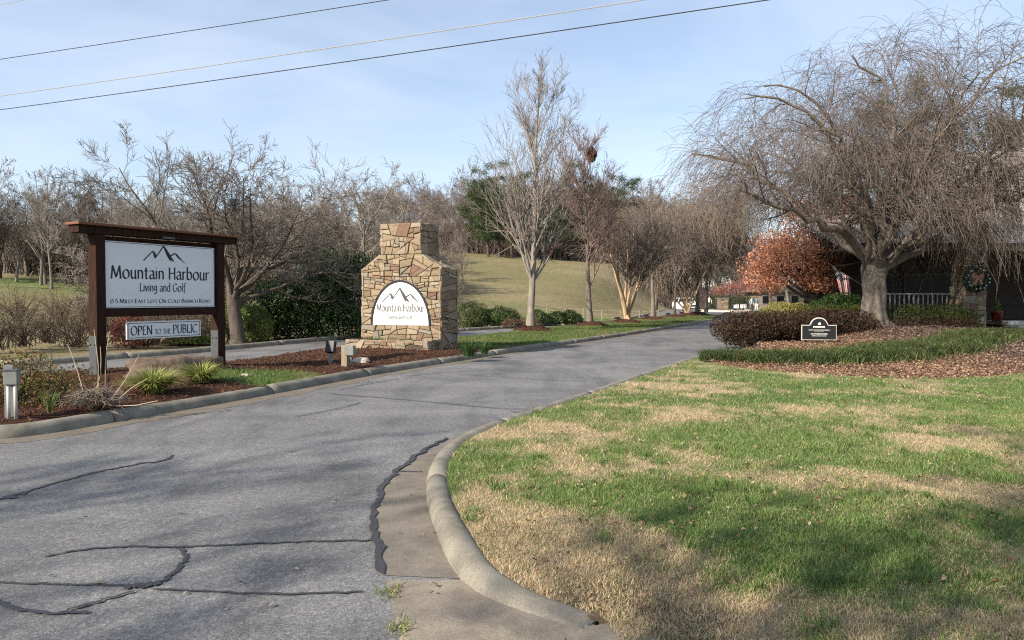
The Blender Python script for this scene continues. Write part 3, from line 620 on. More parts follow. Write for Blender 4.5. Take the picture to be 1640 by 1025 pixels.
def text_mesh(name, s, x0, x1, z0, cap, wd=.085, sizes=None, nib=24):
    """text between x0 and x1 on the line z0 in the plane y=0"""
    tot, run = 0., []
    for k, ch in enumerate(s):
        sc_ = sizes[k] if sizes else 1.; run.append((tot, sc_)); tot += (GL[ch][1] + .035) * sc_
    sx = (x1 - x0) / tot; sz = cap / .72; V, F = [], []
    nx_, nz_ = math.cos(R_(nib)) * wd / 2, math.sin(R_(nib)) * wd / 2
    for ch, (o, q) in zip(s, run):
        for st in GL[ch][0]:
            for (a, b) in zip(st[:-1], st[1:]):
                L = math.hypot(b[0] - a[0], b[1] - a[1]) or 1e-6; ex, ez = (b[0] - a[0]) / L * .012, (b[1] - a[1]) / L * .012
                px_, pz_ = -(b[1] - a[1]) / L * .014, (b[0] - a[0]) / L * .014
                sgn = 1 if (px_ * nx_ + pz_ * nz_) > 0 else -1
                vx, vz = nx_ + sgn * px_, nz_ + sgn * pz_; n = len(V)
                for (cx, cz) in ((a[0] - ex - vx, a[1] - ez - vz), (a[0] - ex + vx, a[1] - ez + vz), (b[0] + ex + vx, b[1] + ez + vz), (b[0] + ex - vx, b[1] + ez - vz)):
                    V.append((x0 + (o + cx * q) * sx, -.0004 * (len(V) // 4 % 5), z0 + cz * q * sz))
                F.append((n, n + 1, n + 2, n + 3))
    me = bpy.data.meshes.new(name); me.from_pydata(V, [], F); me.update(); return me
def mountain_mesh(name, cx, cz, s):
    """three peaks; s = width"""
    P = [[(-.5, -.12), (-.29, .085), (-.27, .075), (-.47, -.125)], [(-.29, .085), (-.245, .085), (-.185, .0), (-.235, -.065), (-.27, .04)],
         [(-.235, -.065), (-.035, .21), (-.02, .185), (-.205, -.055)], [(-.045, .21), (-.005, .205), (.11, .055), (.235, -.125), (.10, -.075), (.145, -.135), (.05, .0)],
         [(.135, .02), (.235, .07), (.245, .045), (.15, -.005)], [(.22, .075), (.285, .055), (.5, -.155), (.30, -.02)]]
    V, F = [], []
    for k, p in enumerate(P):
        n = len(V); V += [(cx + a * s, -.0006 * (k % 3), cz + b * s) for a, b in p]; F.append(tuple(range(n, n + len(p))))
    me = bpy.data.meshes.new(name); me.from_pydata(V, [], F)
    bm = bmesh.new(); bm.from_mesh(me); bmesh.ops.triangulate(bm, faces=bm.faces); bm.to_mesh(me); bm.free(); return me

# ================================================================== TIMBER SIGN
pl_, pr_ = G(158, 622), G(350, 601); ax = (pr_ - pl_); SL = ax.length; ang = math.atan2(ax.y, ax.x)
sign = thing('entrance_sign', 'large dark timber entrance sign with white panel and peaked logo', 'sign', ((pl_ + pr_) / 2), ang)
hw = SL / 2; PD, PW = .24, .17            # local x along the board, -y is its face
for sx in (-1, 1):
    p = MB().box((sx * hw, 0, 1.36), (PW, PD, 2.76)).build('post', WOOD, sign, bevel=.008)
    b = MB()
    b.box((sx * hw - PW / 2 - .006, 0, .47), (.010, PD * .9, .94)); b.build('steel_plate', GALV, p)
    for z in (.22, .78):
        for yy in (-.06, .06): MB().box((sx * hw - PW / 2 - .016, yy, z), (.012, .028, .028)).build('bolt', BLACKP, p, bevel=.003)
MB().box((0, 0, 2.805), (SL + .80, .30, .13)).build('head_beam', WOOD, sign, bevel=.008)
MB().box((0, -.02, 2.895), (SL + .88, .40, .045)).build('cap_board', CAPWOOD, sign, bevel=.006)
MB().box((0, -.01, 1.335), (SL - PW - .004, .16, .13)).build('bottom_rail', WOOD, sign, bevel=.006)
MB().box((0, .03, 2.06), (SL - PW - .004, .05, 1.318)).build('backing_board', WOOD, sign)
pw = SL - PW - .05
pan = MB().box((0, -.035, 2.03), (pw, .03, 1.21)).build('panel', PANEL, sign, bevel=.004)
fr = MB()
for z in (1.445, 2.615): fr.box((0, -.052, z), (pw - .02, .004, .009))
for sx in (-1, 1): fr.box((sx * (pw / 2 - .014), -.0525, 2.03), (.009, .004, 1.162))
fr.build('border_line', LETTER, pan)
hx = pw / 2; y_ = -.0525
def on(parent, me, m, y=y_): o = link(me.name, me, m, parent); o.location = (0, y, 0); return o
on(pan, mountain_mesh('peak_logo', .03, 2.42, .92), LETTER)
on(pan, text_mesh('headline_lettering', 'Mountain Harbour', -hx + .12, hx - .13, 1.97, .225, .10), LETTER)
on(pan, text_mesh('strapline_lettering', 'Living and Golf', -.50, .48, 1.735, .150, .10), LETTER)
on(pan, text_mesh('direction_lettering', '0.5 MILES EAST LEFT ON COLD BRANCH ROAD', -hx + .10, hx - .11, 1.515, .062, .10, sizes=[1.25 if c_ and (k in (0, 2, 4, 10, 15, 20, 23, 28, 35)) else 1. for k, c_ in enumerate('0.5 MILES EAST LEFT ON COLD BRANCH ROAD')]), LETTER)
lamp = MB().box((.0, -.19, 2.76), (.22, .07, .025)).box((0, -.215, 2.745), (.26, .03, .02)).build('strip_light', GALV, sign)

hs = thing('hanging_sign', 'small white board reading open to the public, hung below the main panel', 'sign', ((pl_ + pr_) / 2), ang)
cx, hwid, hz = .04, .80, 1.005
brd = MB().box((cx, -.02, hz), (2 * hwid, .025, .33)).build('board', PANEL, hs, bevel=.003)
fr = MB()
for z in (-.135, .135): fr.box((cx, -.0345, hz + z), (2 * hwid - .05, .004, .010))
for sx in (-1, 1): fr.box((cx + sx * (hwid - .028), -.035, hz), (.010, .004, .26))
fr.build('border_line', LETTER, brd)
tx = 'OPEN TO THE PUBLIC'
on(brd, text_mesh('lettering', tx, cx - hwid + .08, cx + hwid - .08, hz - .085, .165, .10, sizes=[1.] * 4 + [.8] + [.58] * 6 + [.8] + [1.] * 6), LETTER, -.035)
for sx in (-.48, .52): MB().tube([(cx + sx, -.02, hz + .16), (cx + sx, -.02, hz + .275)], .007, 5).build('hook', BLACKP, hs)

# ================================================================== STONE WORK
STONES = []
def stone_mat(k, c1, c2):
    return mat('stone_%d' % k, c1, c2, 9., .9, 1., .02, detail=8, objvar=.2, lo=.25, hi=.75)
SM = [stone_mat(0, (.295, .23, .155), (.165, .125, .082)), stone_mat(1, (.32, .26, .185), (.21, .168, .12)), stone_mat(2, (.25, .18, .115), (.14, .098, .064)),
      stone_mat(3, (.255, .225, .178), (.16, .14, .11)), stone_mat(4, (.225, .14, .095), (.14, .088, .062)), stone_mat(5, (.31, .24, .155), (.18, .138, .085))]
MORTAR = mat('mortar', (.09, .07, .05), (.05, .04, .03), 14, .95, .6, .01)
def clip(poly, nx_, ny_, c):
    out = []
    for k in range(len(poly)):
        a, b = poly[k], poly[(k + 1) % len(poly)]; da = a[0] * nx_ + a[1] * ny_ - c; db = b[0] * nx_ + b[1] * ny_ - c
        if da <= 0: out.append(a)
        if (da < 0 < db) or (db < 0 < da):
            t = da / (da - db); out.append((a[0] + (b[0] - a[0]) * t, a[1] + (b[1] - a[1]) * t))
    return out
def centroid(q):
    a = cx_ = cz_ = 0.
    for p, r in zip(q, q[1:] + q[:1]):
        k = p[0] * r[1] - r[0] * p[1]; a += k; cx_ += (p[0] + r[0]) * k; cz_ += (p[1] + r[1]) * k
    if abs(a) < 1e-9: return sum(p[0] for p in q) / len(q), sum(p[1] for p in q) / len(q), 0.
    return cx_ / (3 * a), cz_ / (3 * a), abs(a) / 2
def cells(region, n, rg, stretch=1.6, ellipse=None, big=0):
    """rubble walling: the region is broken again and again along skewed bed and cross joints; ellipse = opening to keep clear"""
    A0 = centroid(region)[2] - (math.pi * ellipse[2] * ellipse[3] / 2 if ellipse else 0); target = A0 / n
    todo, out = [(list(region), rg.choice((.45, .7, 1., 1.5, 2.6)))], []
    while todo:
        q, mul = todo.pop(); cx_, cz_, ar = centroid(q)
        if len(q) < 3 or ar < 1e-4: continue
        if ar < target * mul * 1.5: out.append(q); continue
        w_ = max(p[0] for p in q) - min(p[0] for p in q); h_ = max(p[1] for p in q) - min(p[1] for p in q)
        t = rg.uniform(-.30, .30); off = rg.uniform(-.17, .17)
        if w_ < h_ * stretch: th = math.pi / 2 + t * (.75 if rg.random() < .7 else 2.4); c0_ = (cx_, cz_ + off * h_)
        else: th = t * 1.3; c0_ = (cx_ + off * w_, cz_)
        n1, n2 = math.cos(th), math.sin(th); c = n1 * c0_[0] + n2 * c0_[1]
        for sg in (1, -1): todo.append((clip(q, sg * n1, sg * n2, sg * c), rg.choice((.35, .55, .8, 1.1, 1.6, 2.4))))
    if not ellipse: return out
    ex_, ez_, ea_, eb_ = ellipse; res = []
    val = lambda p: ((p[0] - ex_) / ea_) ** 2 + ((p[1] - ez_) / eb_) ** 2 if p[1] > ez_ - 1e-5 else 9.
    for q in out:
        if all(p[1] <= ez_ + 1e-6 for p in q): res.append(q); continue
        if all(val(p) < 1.03 for p in q): continue
        if min(val(p) for p in q) > 1 and val(centroid(q)[:2]) > 1:
            pass
        if False and max(p[1] for p in q) > ez_ and any(val(p) < 1 for p in q):
            q = clip(q, 0, 1, ez_)
            if len(q) >= 3: res.append(q)
            continue
        far = max(q, key=val); ctr = centroid(q)[:2]
        if val(far) <= 1.01: continue
        p = ctr if val(ctr) > 1 else far
        for _ in range(1):
            thn = math.atan2((p[1] - ez_) / eb_, (p[0] - ex_) / ea_); g1, g2 = math.cos(thn) / ea_, math.sin(thn) / eb_
            if True: q = clip(q, -g1, -g2, -(g1 * (ex_ + ea_ * math.cos(thn)) + g2 * (ez_ + eb_ * math.sin(thn))))
        if len(q) >= 3 and centroid(q)[2] > 6e-4: res.append(q)
    return res
def shrink(poly, g):
    cx_ = sum(p[0] for p in poly) / len(poly); cz_ = sum(p[1] for p in poly) / len(poly); area = 0
    for a, b in zip(poly, poly[1:] + poly[:1]): area += a[0] * b[1] - b[0] * a[1]
    q = list(poly)
    for a, b in zip(poly, poly[1:] + poly[:1]):
        L = math.hypot(b[0] - a[0], b[1] - a[1])
        if L < 1e-5: continue
        n1, n2 = (b[1] - a[1]) / L, -(b[0] - a[0]) / L
        if area < 0: n1, n2 = -n1, -n2
        q = clip(q, n1, n2, n1 * a[0] + n2 * a[1] - g)
        if len(q) < 3: return None
    return q
def stones(parent, region, n, frame, rg, depth=.06, stretch=1.6, ellipse=None, gap=.0055, budget=None, collect=None, mats=SM, name='stone', weights=None):
    """frame=(origin, u, v, outward) in the parent's space; every stone is its own mesh"""
    O, u, v, nn = [Vector(q) for q in frame]
    for poly in cells(region, n, rg, stretch, ellipse):
        q = shrink(poly, gap * rg.uniform(.6, 1.7))
        if not q: continue
        a = 0
        for s_, t_ in zip(q, q[1:] + q[:1]): a += s_[0] * t_[1] - t_[0] * s_[1]
        if abs(a) / 2 < 5e-4: continue
        if a < 0: q = q[::-1]
        m = len(q); cx_ = sum(p[0] for p in q) / m; cz_ = sum(p[1] for p in q) / m
        d = depth + rg.uniform(-.028, .024); tilt = (rg.uniform(-.05, .05), rg.uniform(-.05, .05)); V = []
        def pt(p, h): return O + u * p[0] + v * p[1] + nn * h
        # base ring, shoulder ring, inset face ring
        V += [pt(p, -.01) for p in q]; V += [pt(p, d - .014 + (p[0] - cx_) * tilt[0] + (p[1] - cz_) * tilt[1]) for p in q]
        ins = [(cx_ + (p[0] - cx_) * .93, cz_ + (p[1] - cz_) * .92) for p in q]
        V += [pt(p, d + rg.uniform(-.004, .005) + (p[0] - cx_) * tilt[0] + (p[1] - cz_) * tilt[1]) for p in ins]
        F = [tuple(2 * m + k for k in range(m))] + [(r_ * m + k, r_ * m + (k + 1) % m, (r_ + 1) * m + (k + 1) % m, (r_ + 1) * m + k) for r_ in (0, 1) for k in range(m)]
        mt_ = rg.choices(mats, weights or [3, 3, 2, 2, 1, 3][:len(mats)])[0]
        if collect is not None: collect.append((V, F)); continue
        ctr = pt((cx_, cz_), d)
        me = bpy.data.meshes.new(name); me.from_pydata([tuple(p - ctr) for p in V], [], F); me.update()
        link(name, me, mt_, parent, loc=ctr)

# ---- monument
m0 = G(685, 576); mdir = Vector((.354, .935, 0)).normalized(); u_ = Vector((-mdir.y, mdir.x, 0))
# local frame: x from left to right along the front, y into the wall
mon = thing('stone_monument', 'tan fieldstone entrance monument shaped like a chimney with arched white panel', 'monument', (m0.x, m0.y, 0), math.atan2(-u_.y, -u_.x))
MW, LD, BD = 2.50, .79, 1.09; ST = .055
def core(name, boxes, bevel=0):
    b = MB()
    for c, d in boxes: b.box(c, d)
    return b.build(name, MORTAR, mon)
LZ, SZ, CZ0, CZ1 = .49, 2.42, 2.82, 3.68; c0, c1 = -1.87, -.60
core('planter_core', [((-MW / 2, LD / 2 + .01, LZ / 2 - .1), (MW - 2 * ST, LD - 2 * ST + .1, LZ + .1 - .04))])
b = MB().prism([(-MW + ST, -.15), (-ST, -.15), (-ST, SZ - .03), (c1 - ST, CZ0 - .02), (c1 - ST, CZ1 - .05), (c0 + ST, CZ1 - .05), (c0 + ST, CZ0 - .02), (-MW + ST, SZ - .03)], LD + ST, LD + BD - ST); b.build('wall_core', MORTAR, mon)
rg = random.Random(4)
ex, ez, ea, eb = -1.26, .86, .93, 1.24
EX, EY, EZ = (1, 0, 0), (0, 1, 0), (0, 0, 1)
fy = LD + ST
stones(mon, [(-MW, .44), (0, .44), (0, .86), (-MW, .86)], 26, ((0, fy, 0), EX, EZ, (0, -1, 0)), rg, ST, 1.8)
stones(mon, [(-MW, .86), (0, .86), (0, SZ), (c1, CZ0), (c0, CZ0), (-MW, SZ)], 112, ((0, fy, 0), EX, EZ, (0, -1, 0)), rg, ST, 1.7, (ex, ez, ea, eb))
stones(mon, [(c0, CZ0), (c1, CZ0), (c1, CZ1), (c0, CZ1)], 24, ((0, fy, 0), EX, EZ, (0, -1, 0)), rg, ST, 1.15)
stones(mon, [(-MW, -.1), (0, -.1), (0, LZ), (-MW, LZ)], 50, ((0, ST, 0), EX, EZ, (0, -1, 0)), rg, ST, 1.9)
stones(mon, [(0, -.1), (LD, -.1), (LD, LZ), (0, LZ)], 13, ((-ST, 0, 0), EY, EZ, (1, 0, 0)), rg, ST, 1.9)
stones(mon, [(LD, -.1), (LD + BD, -.1), (LD + BD, SZ), (LD, SZ)], 46, ((-ST, 0, 0), EY, EZ, (1, 0, 0)), rg, ST, 2.1)
stones(mon, [(LD, CZ0), (LD + BD, CZ0), (LD + BD, CZ1), (LD, CZ1)], 16, ((c1 - ST, 0, 0), EY, EZ, (1, 0, 0)), rg, ST, 1.8)
sv = Vector((c1 - 0, 0, CZ0 - SZ)); sl_ = sv.length; sv.normalize()
stones(mon, [(0, LD), (sl_, LD), (sl_, LD + BD), (0, LD + BD)], 8, ((0, 0, SZ - .03), tuple(sv), EY, (-sv.z, 0, -sv.x) if sv.x > 0 else (sv.z, 0, -sv.x)), rg, .05, 1.0, name='cap_stone')
sv2 = Vector((c0 + MW, 0, CZ0 - SZ)); sl2 = sv2.length; sv2.normalize()
stones(mon, [(0, LD), (sl2, LD), (sl2, LD + BD), (0, LD + BD)], 6, ((-MW, 0, SZ - .03), tuple(sv2), EY, (-sv2.z, 0, sv2.x)), rg, .05, 1.0, name='cap_stone')
stones(mon, [(c0, LD), (c1, LD), (c1, LD + BD), (c0, LD + BD)], 9, ((0, 0, CZ1 - .05), EX, EY, EZ), rg, .055, 1.2, name='cap_stone')
stones(mon, [(-MW, -.02), (.02, -.02), (.02, .22), (-MW, .22)], 9, ((0, 0, LZ - .05), EX, EY, EZ), rg, .05, 2.5, name='cap_stone')
stones(mon, [(-.22, .22), (.02, .22), (.02, LD), (-.22, LD)], 3, ((0, 0, LZ - .05), EX, EY, EZ), rg, .05, 1., name='cap_stone')
col_ = []
stones(mon, [(-LD - BD, -.1), (-LD, -.1), (-LD, SZ), (-LD - BD, SZ)], 40, ((-MW + ST, 0, 0), (0, -1, 0), EZ, (-1, 0, 0)), rg, ST, 1.8, collect=col_)
stones(mon, [(-LD, -.1), (0, -.1), (0, LZ), (-LD, LZ)], 10, ((-MW + ST, 0, 0), (0, -1, 0), EZ, (-1, 0, 0)), rg, ST, 1.8, collect=col_)
stones(mon, [(-LD - BD, CZ0), (-LD, CZ0), (-LD, CZ1), (-LD - BD, CZ1)], 14, ((c0 + ST, 0, 0), (0, -1, 0), EZ, (-1, 0, 0)), rg, ST, 1.8, collect=col_)
stones(mon, [(0, -.1), (MW, -.1), (MW, SZ), (-c0, CZ0), (-c1, CZ0), (0, SZ)], 80, ((0, LD + BD - ST, 0), (-1, 0, 0), EZ, (0, 1, 0)), rg, ST, 1.7, collect=col_)
stones(mon, [(-c1, CZ0), (-c0, CZ0), (-c0, CZ1), (-c1, CZ1)], 18, ((0, LD + BD - ST, 0), (-1, 0, 0), EZ, (0, 1, 0)), rg, ST, 1.4, collect=col_)
b = MB()
for V, F in col_: b.add(V, F)
b.build('rear_stonework', SM[1], mon)['kind'] = 'stuff'
# soil of the planter, arched panel and its black surround
MB().box((-MW / 2, LD / 2 + .12, LZ - .085), (MW - .3, LD - .3, .03)).build('planter_soil', mat('soil', (.07, .045, .03), (.04, .028, .02), 20, .95, .6, .02), mon)
elp = lambda a, b_, n=36: [(ex + a * math.cos(math.pi * k / n), ez + b_ * math.sin(math.pi * k / n)) for k in range(n + 1)]
outer, innr = elp(ea + .01, eb + .01), elp(ea - .045, eb - .045)
b = MB(); n = len(outer); y0, y1 = fy - ST * 1.05, fy + .002
for k in range(n - 1):
    b.add([(outer[k][0], y0, outer[k][1]), (outer[k + 1][0], y0, outer[k + 1][1]), (innr[k + 1][0], y0, innr[k + 1][1]), (innr[k][0], y0, innr[k][1]), (outer[k][0], y1, outer[k][1]), (outer[k + 1][0], y1, outer[k + 1][1]), (innr[k + 1][0], y1, innr[k + 1][1]), (innr[k][0], y1, innr[k][1])], [(0, 1, 2, 3), (0, 4, 5, 1), (3, 2, 6, 7)])
b.build('arch_surround', BLACKP, mon)
PANEL2 = mat('bright_panel', (.70, .71, .715), (.67, .68, .685), 2., .4, 0)
ap = MB().prism(elp(ea - .055, eb - .055), fy - .045, fy - .004).build('arched_panel', PANEL2, mon, bevel=.003)
yy = fy - .0475
on(ap, mountain_mesh('peak_logo', ex + .02, ez + .78, 1.22), LETTERG, yy)
on(ap, text_mesh('headline_lettering', 'Mountain Harbour', ex - .74, ex + .76, ez + .38, .20, .10), LETTERG, yy)
on(ap, text_mesh('strapline_lettering', 'Living and Golf', ex - .38, ex + .38, ez + .17, .105, .095), LETTERG, yy)
rngp = np.random.default_rng(3)
for k_, (xx, lab) in enumerate(((-2.05, 'leftmost little plant on the ledge of the stone monument'), (-1.68, 'second little green plant on the ledge of the stone monument'), (-1.32, 'third little green plant on the ledge of the stone monument'), (-.8, 'rightmost little green plant on the ledge of the stone monument'))):
    pos = mon.matrix_basis @ Vector((xx, .45, LZ - .07)); n = 90
    P = np.c_[rngp.normal(pos.x, .08, n), rngp.normal(pos.y, .05, n), np.full(n, pos.z)]
    tag(link('ledge_plant', blade_mesh('ledge_plant', P, rngp.uniform(.06, .16, n), rngp.uniform(.01, .02, n), palette(rngp, n, [(.10, .15, .04), (.06, .10, .03), (.2, .2, .08)]), rngp.uniform(.3, 1.2, n), rngp), GRASS), lab, 'plant', 'plants on the monument ledge')
# ================================================================== TREES
def make_tree(name, trunk_b, crown_b, label, cat, loc, tm, cm, group=None, rz=0.):
    t = thing(name, label, cat, loc, rz, group)
    link('trunk', join_tubes('trunk', trunk_b), tm, t); link('crown', join_tubes('crown', crown_b), cm, t); return t
def trunk_line(rng, H, r0, N=14, wan=.03, lean=(0, 0), tip=.12, flare=1.35):
    P = np.zeros((1, N, 3)); d = np.array([lean[0], lean[1], 1.]); d /= np.linalg.norm(d)
    for j in range(1, N):
        d = d + rng.normal(0, wan, 3) + np.array([0, 0, wan * .8]); d /= np.linalg.norm(d); P[0, j] = P[0, j - 1] + d * H / (N - 1)
    Rr = r0 * (1 - (1 - tip) * np.linspace(0, 1, N) ** .9)[None]; Rr[0, 0] *= flare; Rr = Rr.copy(); return P, Rr
def upright(seed, H, r0, n1=26, spread=.42, t0=.2, n2=7, n3=6, n4=0, tw=.006, a1=(32, 52), up=.07):
    rng = np.random.default_rng(seed); P0, R0 = trunk_line(rng, H, r0)
    P1, R1 = grow(rng, P0, R0, n1, (t0, .96), a1, L=spread * H, Lt=.72, N=9, wan=.045, trop=(0, 0, up), rf=.42, rtip=.2, rmin=tw)
    P2, R2 = grow(rng, P1, R1, n2, (.22, 1), (18, 42), Lrel=.46, Lt=.45, N=6, wan=.06, trop=(0, 0, .07), rf=.6, rtip=.35, rmin=tw)
    P3, R3 = grow(rng, P2, R2, n3, (.15, 1), (20, 50), Lrel=.5, Lt=.4, N=4, wan=.10, trop=(0, 0, .06), rf=.7, rtip=.5, rmin=tw)
    tb = [(P0, R0, 10)]; cb = [(P1, R1, 6), (P2, R2, 4), (P3, R3, 3)]
    if n4: P4, R4 = grow(rng, P3, R3, n4, (.2, 1), (20, 50), Lrel=.6, N=3, wan=.1, rf=.8, rtip=.6, rmin=tw); cb.append((P4, R4, 3))
    return tb, cb
def spreading(seed, H, r0, fork=.22, n0=5, a0=(25, 60), n1=9, n2=7, n3=6, tw=.006, wan=.16, reach=.75, up=.03, lean=(0, 0)):
    rng = np.random.default_rng(seed); P0, R0 = trunk_line(rng, H * fork, r0, 7, .06, lean, tip=.8)
    Pa, Ra = grow(rng, P0, R0, n0, (.75, 1), a0, L=H * reach, Lt=0, Lv=.12, N=11, wan=wan, trop=(0, 0, up), rf=.46, rtip=.14, rmin=tw)
    P1, R1 = grow(rng, Pa, Ra, n1, (.25, 1), (30, 65), Lrel=.45, Lt=.45, N=8, wan=wan, trop=(0, 0, up), rf=.55, rtip=.25, rmin=tw)
    P2, R2 = grow(rng, P1, R1, n2, (.2, 1), (25, 60), Lrel=.48, Lt=.4, N=6, wan=wan, trop=(0, 0, up), rf=.6, rtip=.4, rmin=tw)
    P3, R3 = grow(rng, P2, R2, n3, (.15, 1), (25, 60), Lrel=.5, Lt=.3, N=4, wan=wan, rf=.7, rtip=.5, rmin=tw)
    return [(P0, R0, 10), (Pa, Ra, 7)], [(P1, R1, 5), (P2, R2, 4), (P3, R3, 3)]
def crape(seed, H, tw=.007, nst=11, r=.085, spread=28, n1=9, n2=8, n3=6):
    rng = np.random.default_rng(seed); base = np.zeros((1, 3, 3)); base[0, :, 2] = (-.1, .05, .18); Rb = np.full((1, 3), .22)
    Pa, Ra = grow(rng, base, Rb, nst, (.5, 1), (5, spread), L=H * .55, Lt=0, Lv=.12, N=10, wan=.07, trop=(0, 0, .015), rf=.42, rtip=.4, rmin=tw)
    Pa[:, 0, :2] += rng.normal(0, .10, (nst, 2)); Pa[:, 0, 2] = 0
    P1, R1 = grow(rng, Pa, Ra, n1, (.45, 1), (18, 48), Lrel=.52, Lt=.2, N=7, wan=.09, trop=(0, 0, .04), rf=.6, rtip=.3, rmin=tw)
    P2, R2 = grow(rng, P1, R1, n2, (.2, 1), (20, 50), Lrel=.5, Lt=.3, N=5, wan=.1, trop=(0, 0, .03), rf=.6, rtip=.4, rmin=tw)
    P3, R3 = grow(rng, P2, R2, n3, (.2, 1), (20, 50), Lrel=.55, Lt=.3, N=4, wan=.12, rf=.7, rtip=.5, rmin=tw)
    return [(Pa, Ra, 7)], [(P1, R1, 5), (P2, R2, 3), (P3, R3, 3)]
def mz(k): x, y = MTP[k]; return (x, y, float(median_z(np.array([x]), np.array([y]))[0]) - .06)

t, c = upright(21, 10.9, .175, n1=42, spread=.47, t0=.17, n2=12, n3=6, tw=.006, a1=(20, 42), up=.05)
t1_tips = c[1][0][:, 2:].reshape(-1, 3); t1_tips = t1_tips[(t1_tips[:, 2] < 3.6) & (np.hypot(t1_tips[:, 0], t1_tips[:, 1]) < 2)]
t1 = make_tree('bare_tree', t, c, 'tallest bare upright tree on the median, right of the stone monument', 'tree', mz('a'), BARKP, TWIGG)
t, c = upright(22, 9.0, .15, n1=40, spread=.50, t0=.17, n2=13, n3=7, tw=.0065, a1=(22, 50), up=.055)
t2 = make_tree('bare_tree', t, c, 'second bare upright median tree, with a dark nest near its top', 'tree', mz('b'), BARK, TWIGR)
t, c = crape(31, 7.6)
make_tree('crape_myrtle', t, c, 'multi stemmed crape myrtle with smooth tan trunks on the median', 'tree', mz('c'), BARKC, TWIG)
t, c = upright(23, 8.6, .15, n1=30, spread=.46, t0=.2, n2=8, n3=6, tw=.009)
make_tree('bare_tree', t, c, 'bare forked median tree just right of the large crape myrtle', 'tree', mz('d'), BARK, TWIG)
t, c = upright(24, 8.2, .10, n1=26, spread=.4, n2=8, n3=6, tw=.010)
make_tree('bare_tree', t, c, 'slim bare median tree with thin dark trunk before the white car', 'tree', mz('e'), BARKD, TWIG)
t, c = crape(32, 6.8, .010, nst=6, spread=36)
make_tree('crape_myrtle', t, c, 'smaller pale crape myrtle standing in front of the white car', 'tree', mz('f'), BARKC, TWIG)

def weeping(seed, limbs, r_l, n1, n2, n3, tw, droop=1., L1=3.6, L2=2.2, L3=1.8, lo=.25, dome=None):
    ok = (lambda b: b) if dome is None else (lambda b: (lambda k: (b[0][k], b[1][k]))((b[0][:, :, 2] < dome(b[0][:, :, 0], b[0][:, :, 1])).all(1)))
    """limbs: polylines in local space; shoots arch out and hang"""
    rng = np.random.default_rng(seed); N = 16
    Pa = np.stack([poly3(smooth_poly(l, 30, 2), N) for l in limbs]); Pa[:, 1:-1] += rng.normal(0, .09, (len(limbs), N - 2, 3))
    Ra = np.stack([np.linspace(1, .16, N) ** .8 * r for r in r_l])
    P1, R1 = grow(rng, Pa, Ra, n1, (lo, 1), (25, 65), L=L1, Lt=.25, Lv=.3, N=10, wan=.10, trop=(0, 0, -.012), acc=.75, rf=.5, rcap=.045, rtip=.2, rmin=tw)
    P1, R1 = ok((P1, R1))
    P2, R2 = grow(rng, P1, R1, n2, (.15, 1), (25, 65), L=L2, Lt=.15, Lv=.3, N=9, wan=.10, trop=(0, 0, -.075 * droop), acc=.2, rf=.5, rcap=.028, rtip=.35, rmin=tw)
    P2, R2 = ok((P2, R2))
    P3, R3 = grow(rng, P2, R2, n3, (.1, .95), (20, 55), L=L3, Lt=.25, Lv=.4, N=6, wan=.07, trop=(0, 0, -.14 * droop), acc=.1, rf=.5, rcap=.010, rtip=.6, rmin=tw)
    P3, R3 = ok((P3, R3)); return Pa, Ra, (P1, R1), (P2, R2), (P3, R3)
D0 = TR.y
def lp(*pp): return [Vector((X(px, D0) - TR.x, dy, Z(py, D0) - .35)) for px, py, dy in pp]
limbs = [lp((1395, 440, 0), (1375, 405, -.2), (1330, 385, -1.0), (1285, 372, -1.6), (1230, 350, -2.0), (1185, 342, -2.4), (1150, 330, -2.6)),
 lp((1395, 435, 0), (1350, 390, .3), (1305, 340, .8), (1250, 290, 1.2), (1190, 250, 1.5), (1125, 240, 1.8)),
 lp((1400, 430, 0), (1380, 360, -.4), (1340, 290, -1.0), (1290, 230, -1.4), (1230, 185, -1.7), (1165, 190, -1.9)),
 lp((1400, 430, 0), (1400, 340, .5), (1380, 250, 1.0), (1345, 180, 1.2), (1290, 140, 1.0), (1235, 135, 1.)),
 lp((1405, 430, 0), (1405, 320, -.6), (1400, 220, -1.2), (1380, 150, -1.4), (1330, 120, -1.5)),
 lp((1410, 430, 0), (1425, 320, .4), (1445, 210, .8), (1455, 140, 1.0), (1440, 105, 1.1)),
 lp((1410, 430, 0), (1440, 340, .8), (1480, 240, 1.6), (1515, 175, 2.0), (1550, 135, 2.2)),
 lp((1415, 435, 0), (1460, 370, -.6), (1515, 290, -1.6), (1570, 225, -2.4), (1630, 185, -3.0)),
 lp((1415, 440, 0), (1480, 405, .4), (1540, 370, .6), (1610, 330, .6), (1700, 300, .5)),
 lp((1405, 435, 0), (1400, 360, -1.6), (1415, 280, -3.0), (1430, 215, -4.0), (1430, 190, -4.8)),
 lp((1405, 435, 0), (1420, 370, 1.8), (1440, 280, 3.4), (1450, 220, 4.6)),
 lp((1395, 440, 0), (1360, 380, -1.8), (1310, 310, -3.2), (1270, 270, -4.0), (1220, 265, -4.6)),
 lp((1410, 435, 0), (1480, 350, -2.0), (1550, 280, -3.4), (1610, 250, -4.2)),
 lp((1400, 435, 0), (1370, 330, 1.6), (1320, 250, 3.0), (1260, 210, 4.0)),
 lp((1410, 435, 0), (1490, 330, 1.6), (1570, 250, 2.6), (1650, 220, 3.2)),
 lp((1405, 430, 0), (1420, 330, -1.2), (1460, 230, -2.4), (1500, 165, -3.0), (1540, 145, -3.4))]
rl = [.18, .13, .12, .11, .12, .12, .12, .14, .15, .10, .10, .10, .11, .10, .11, .10]
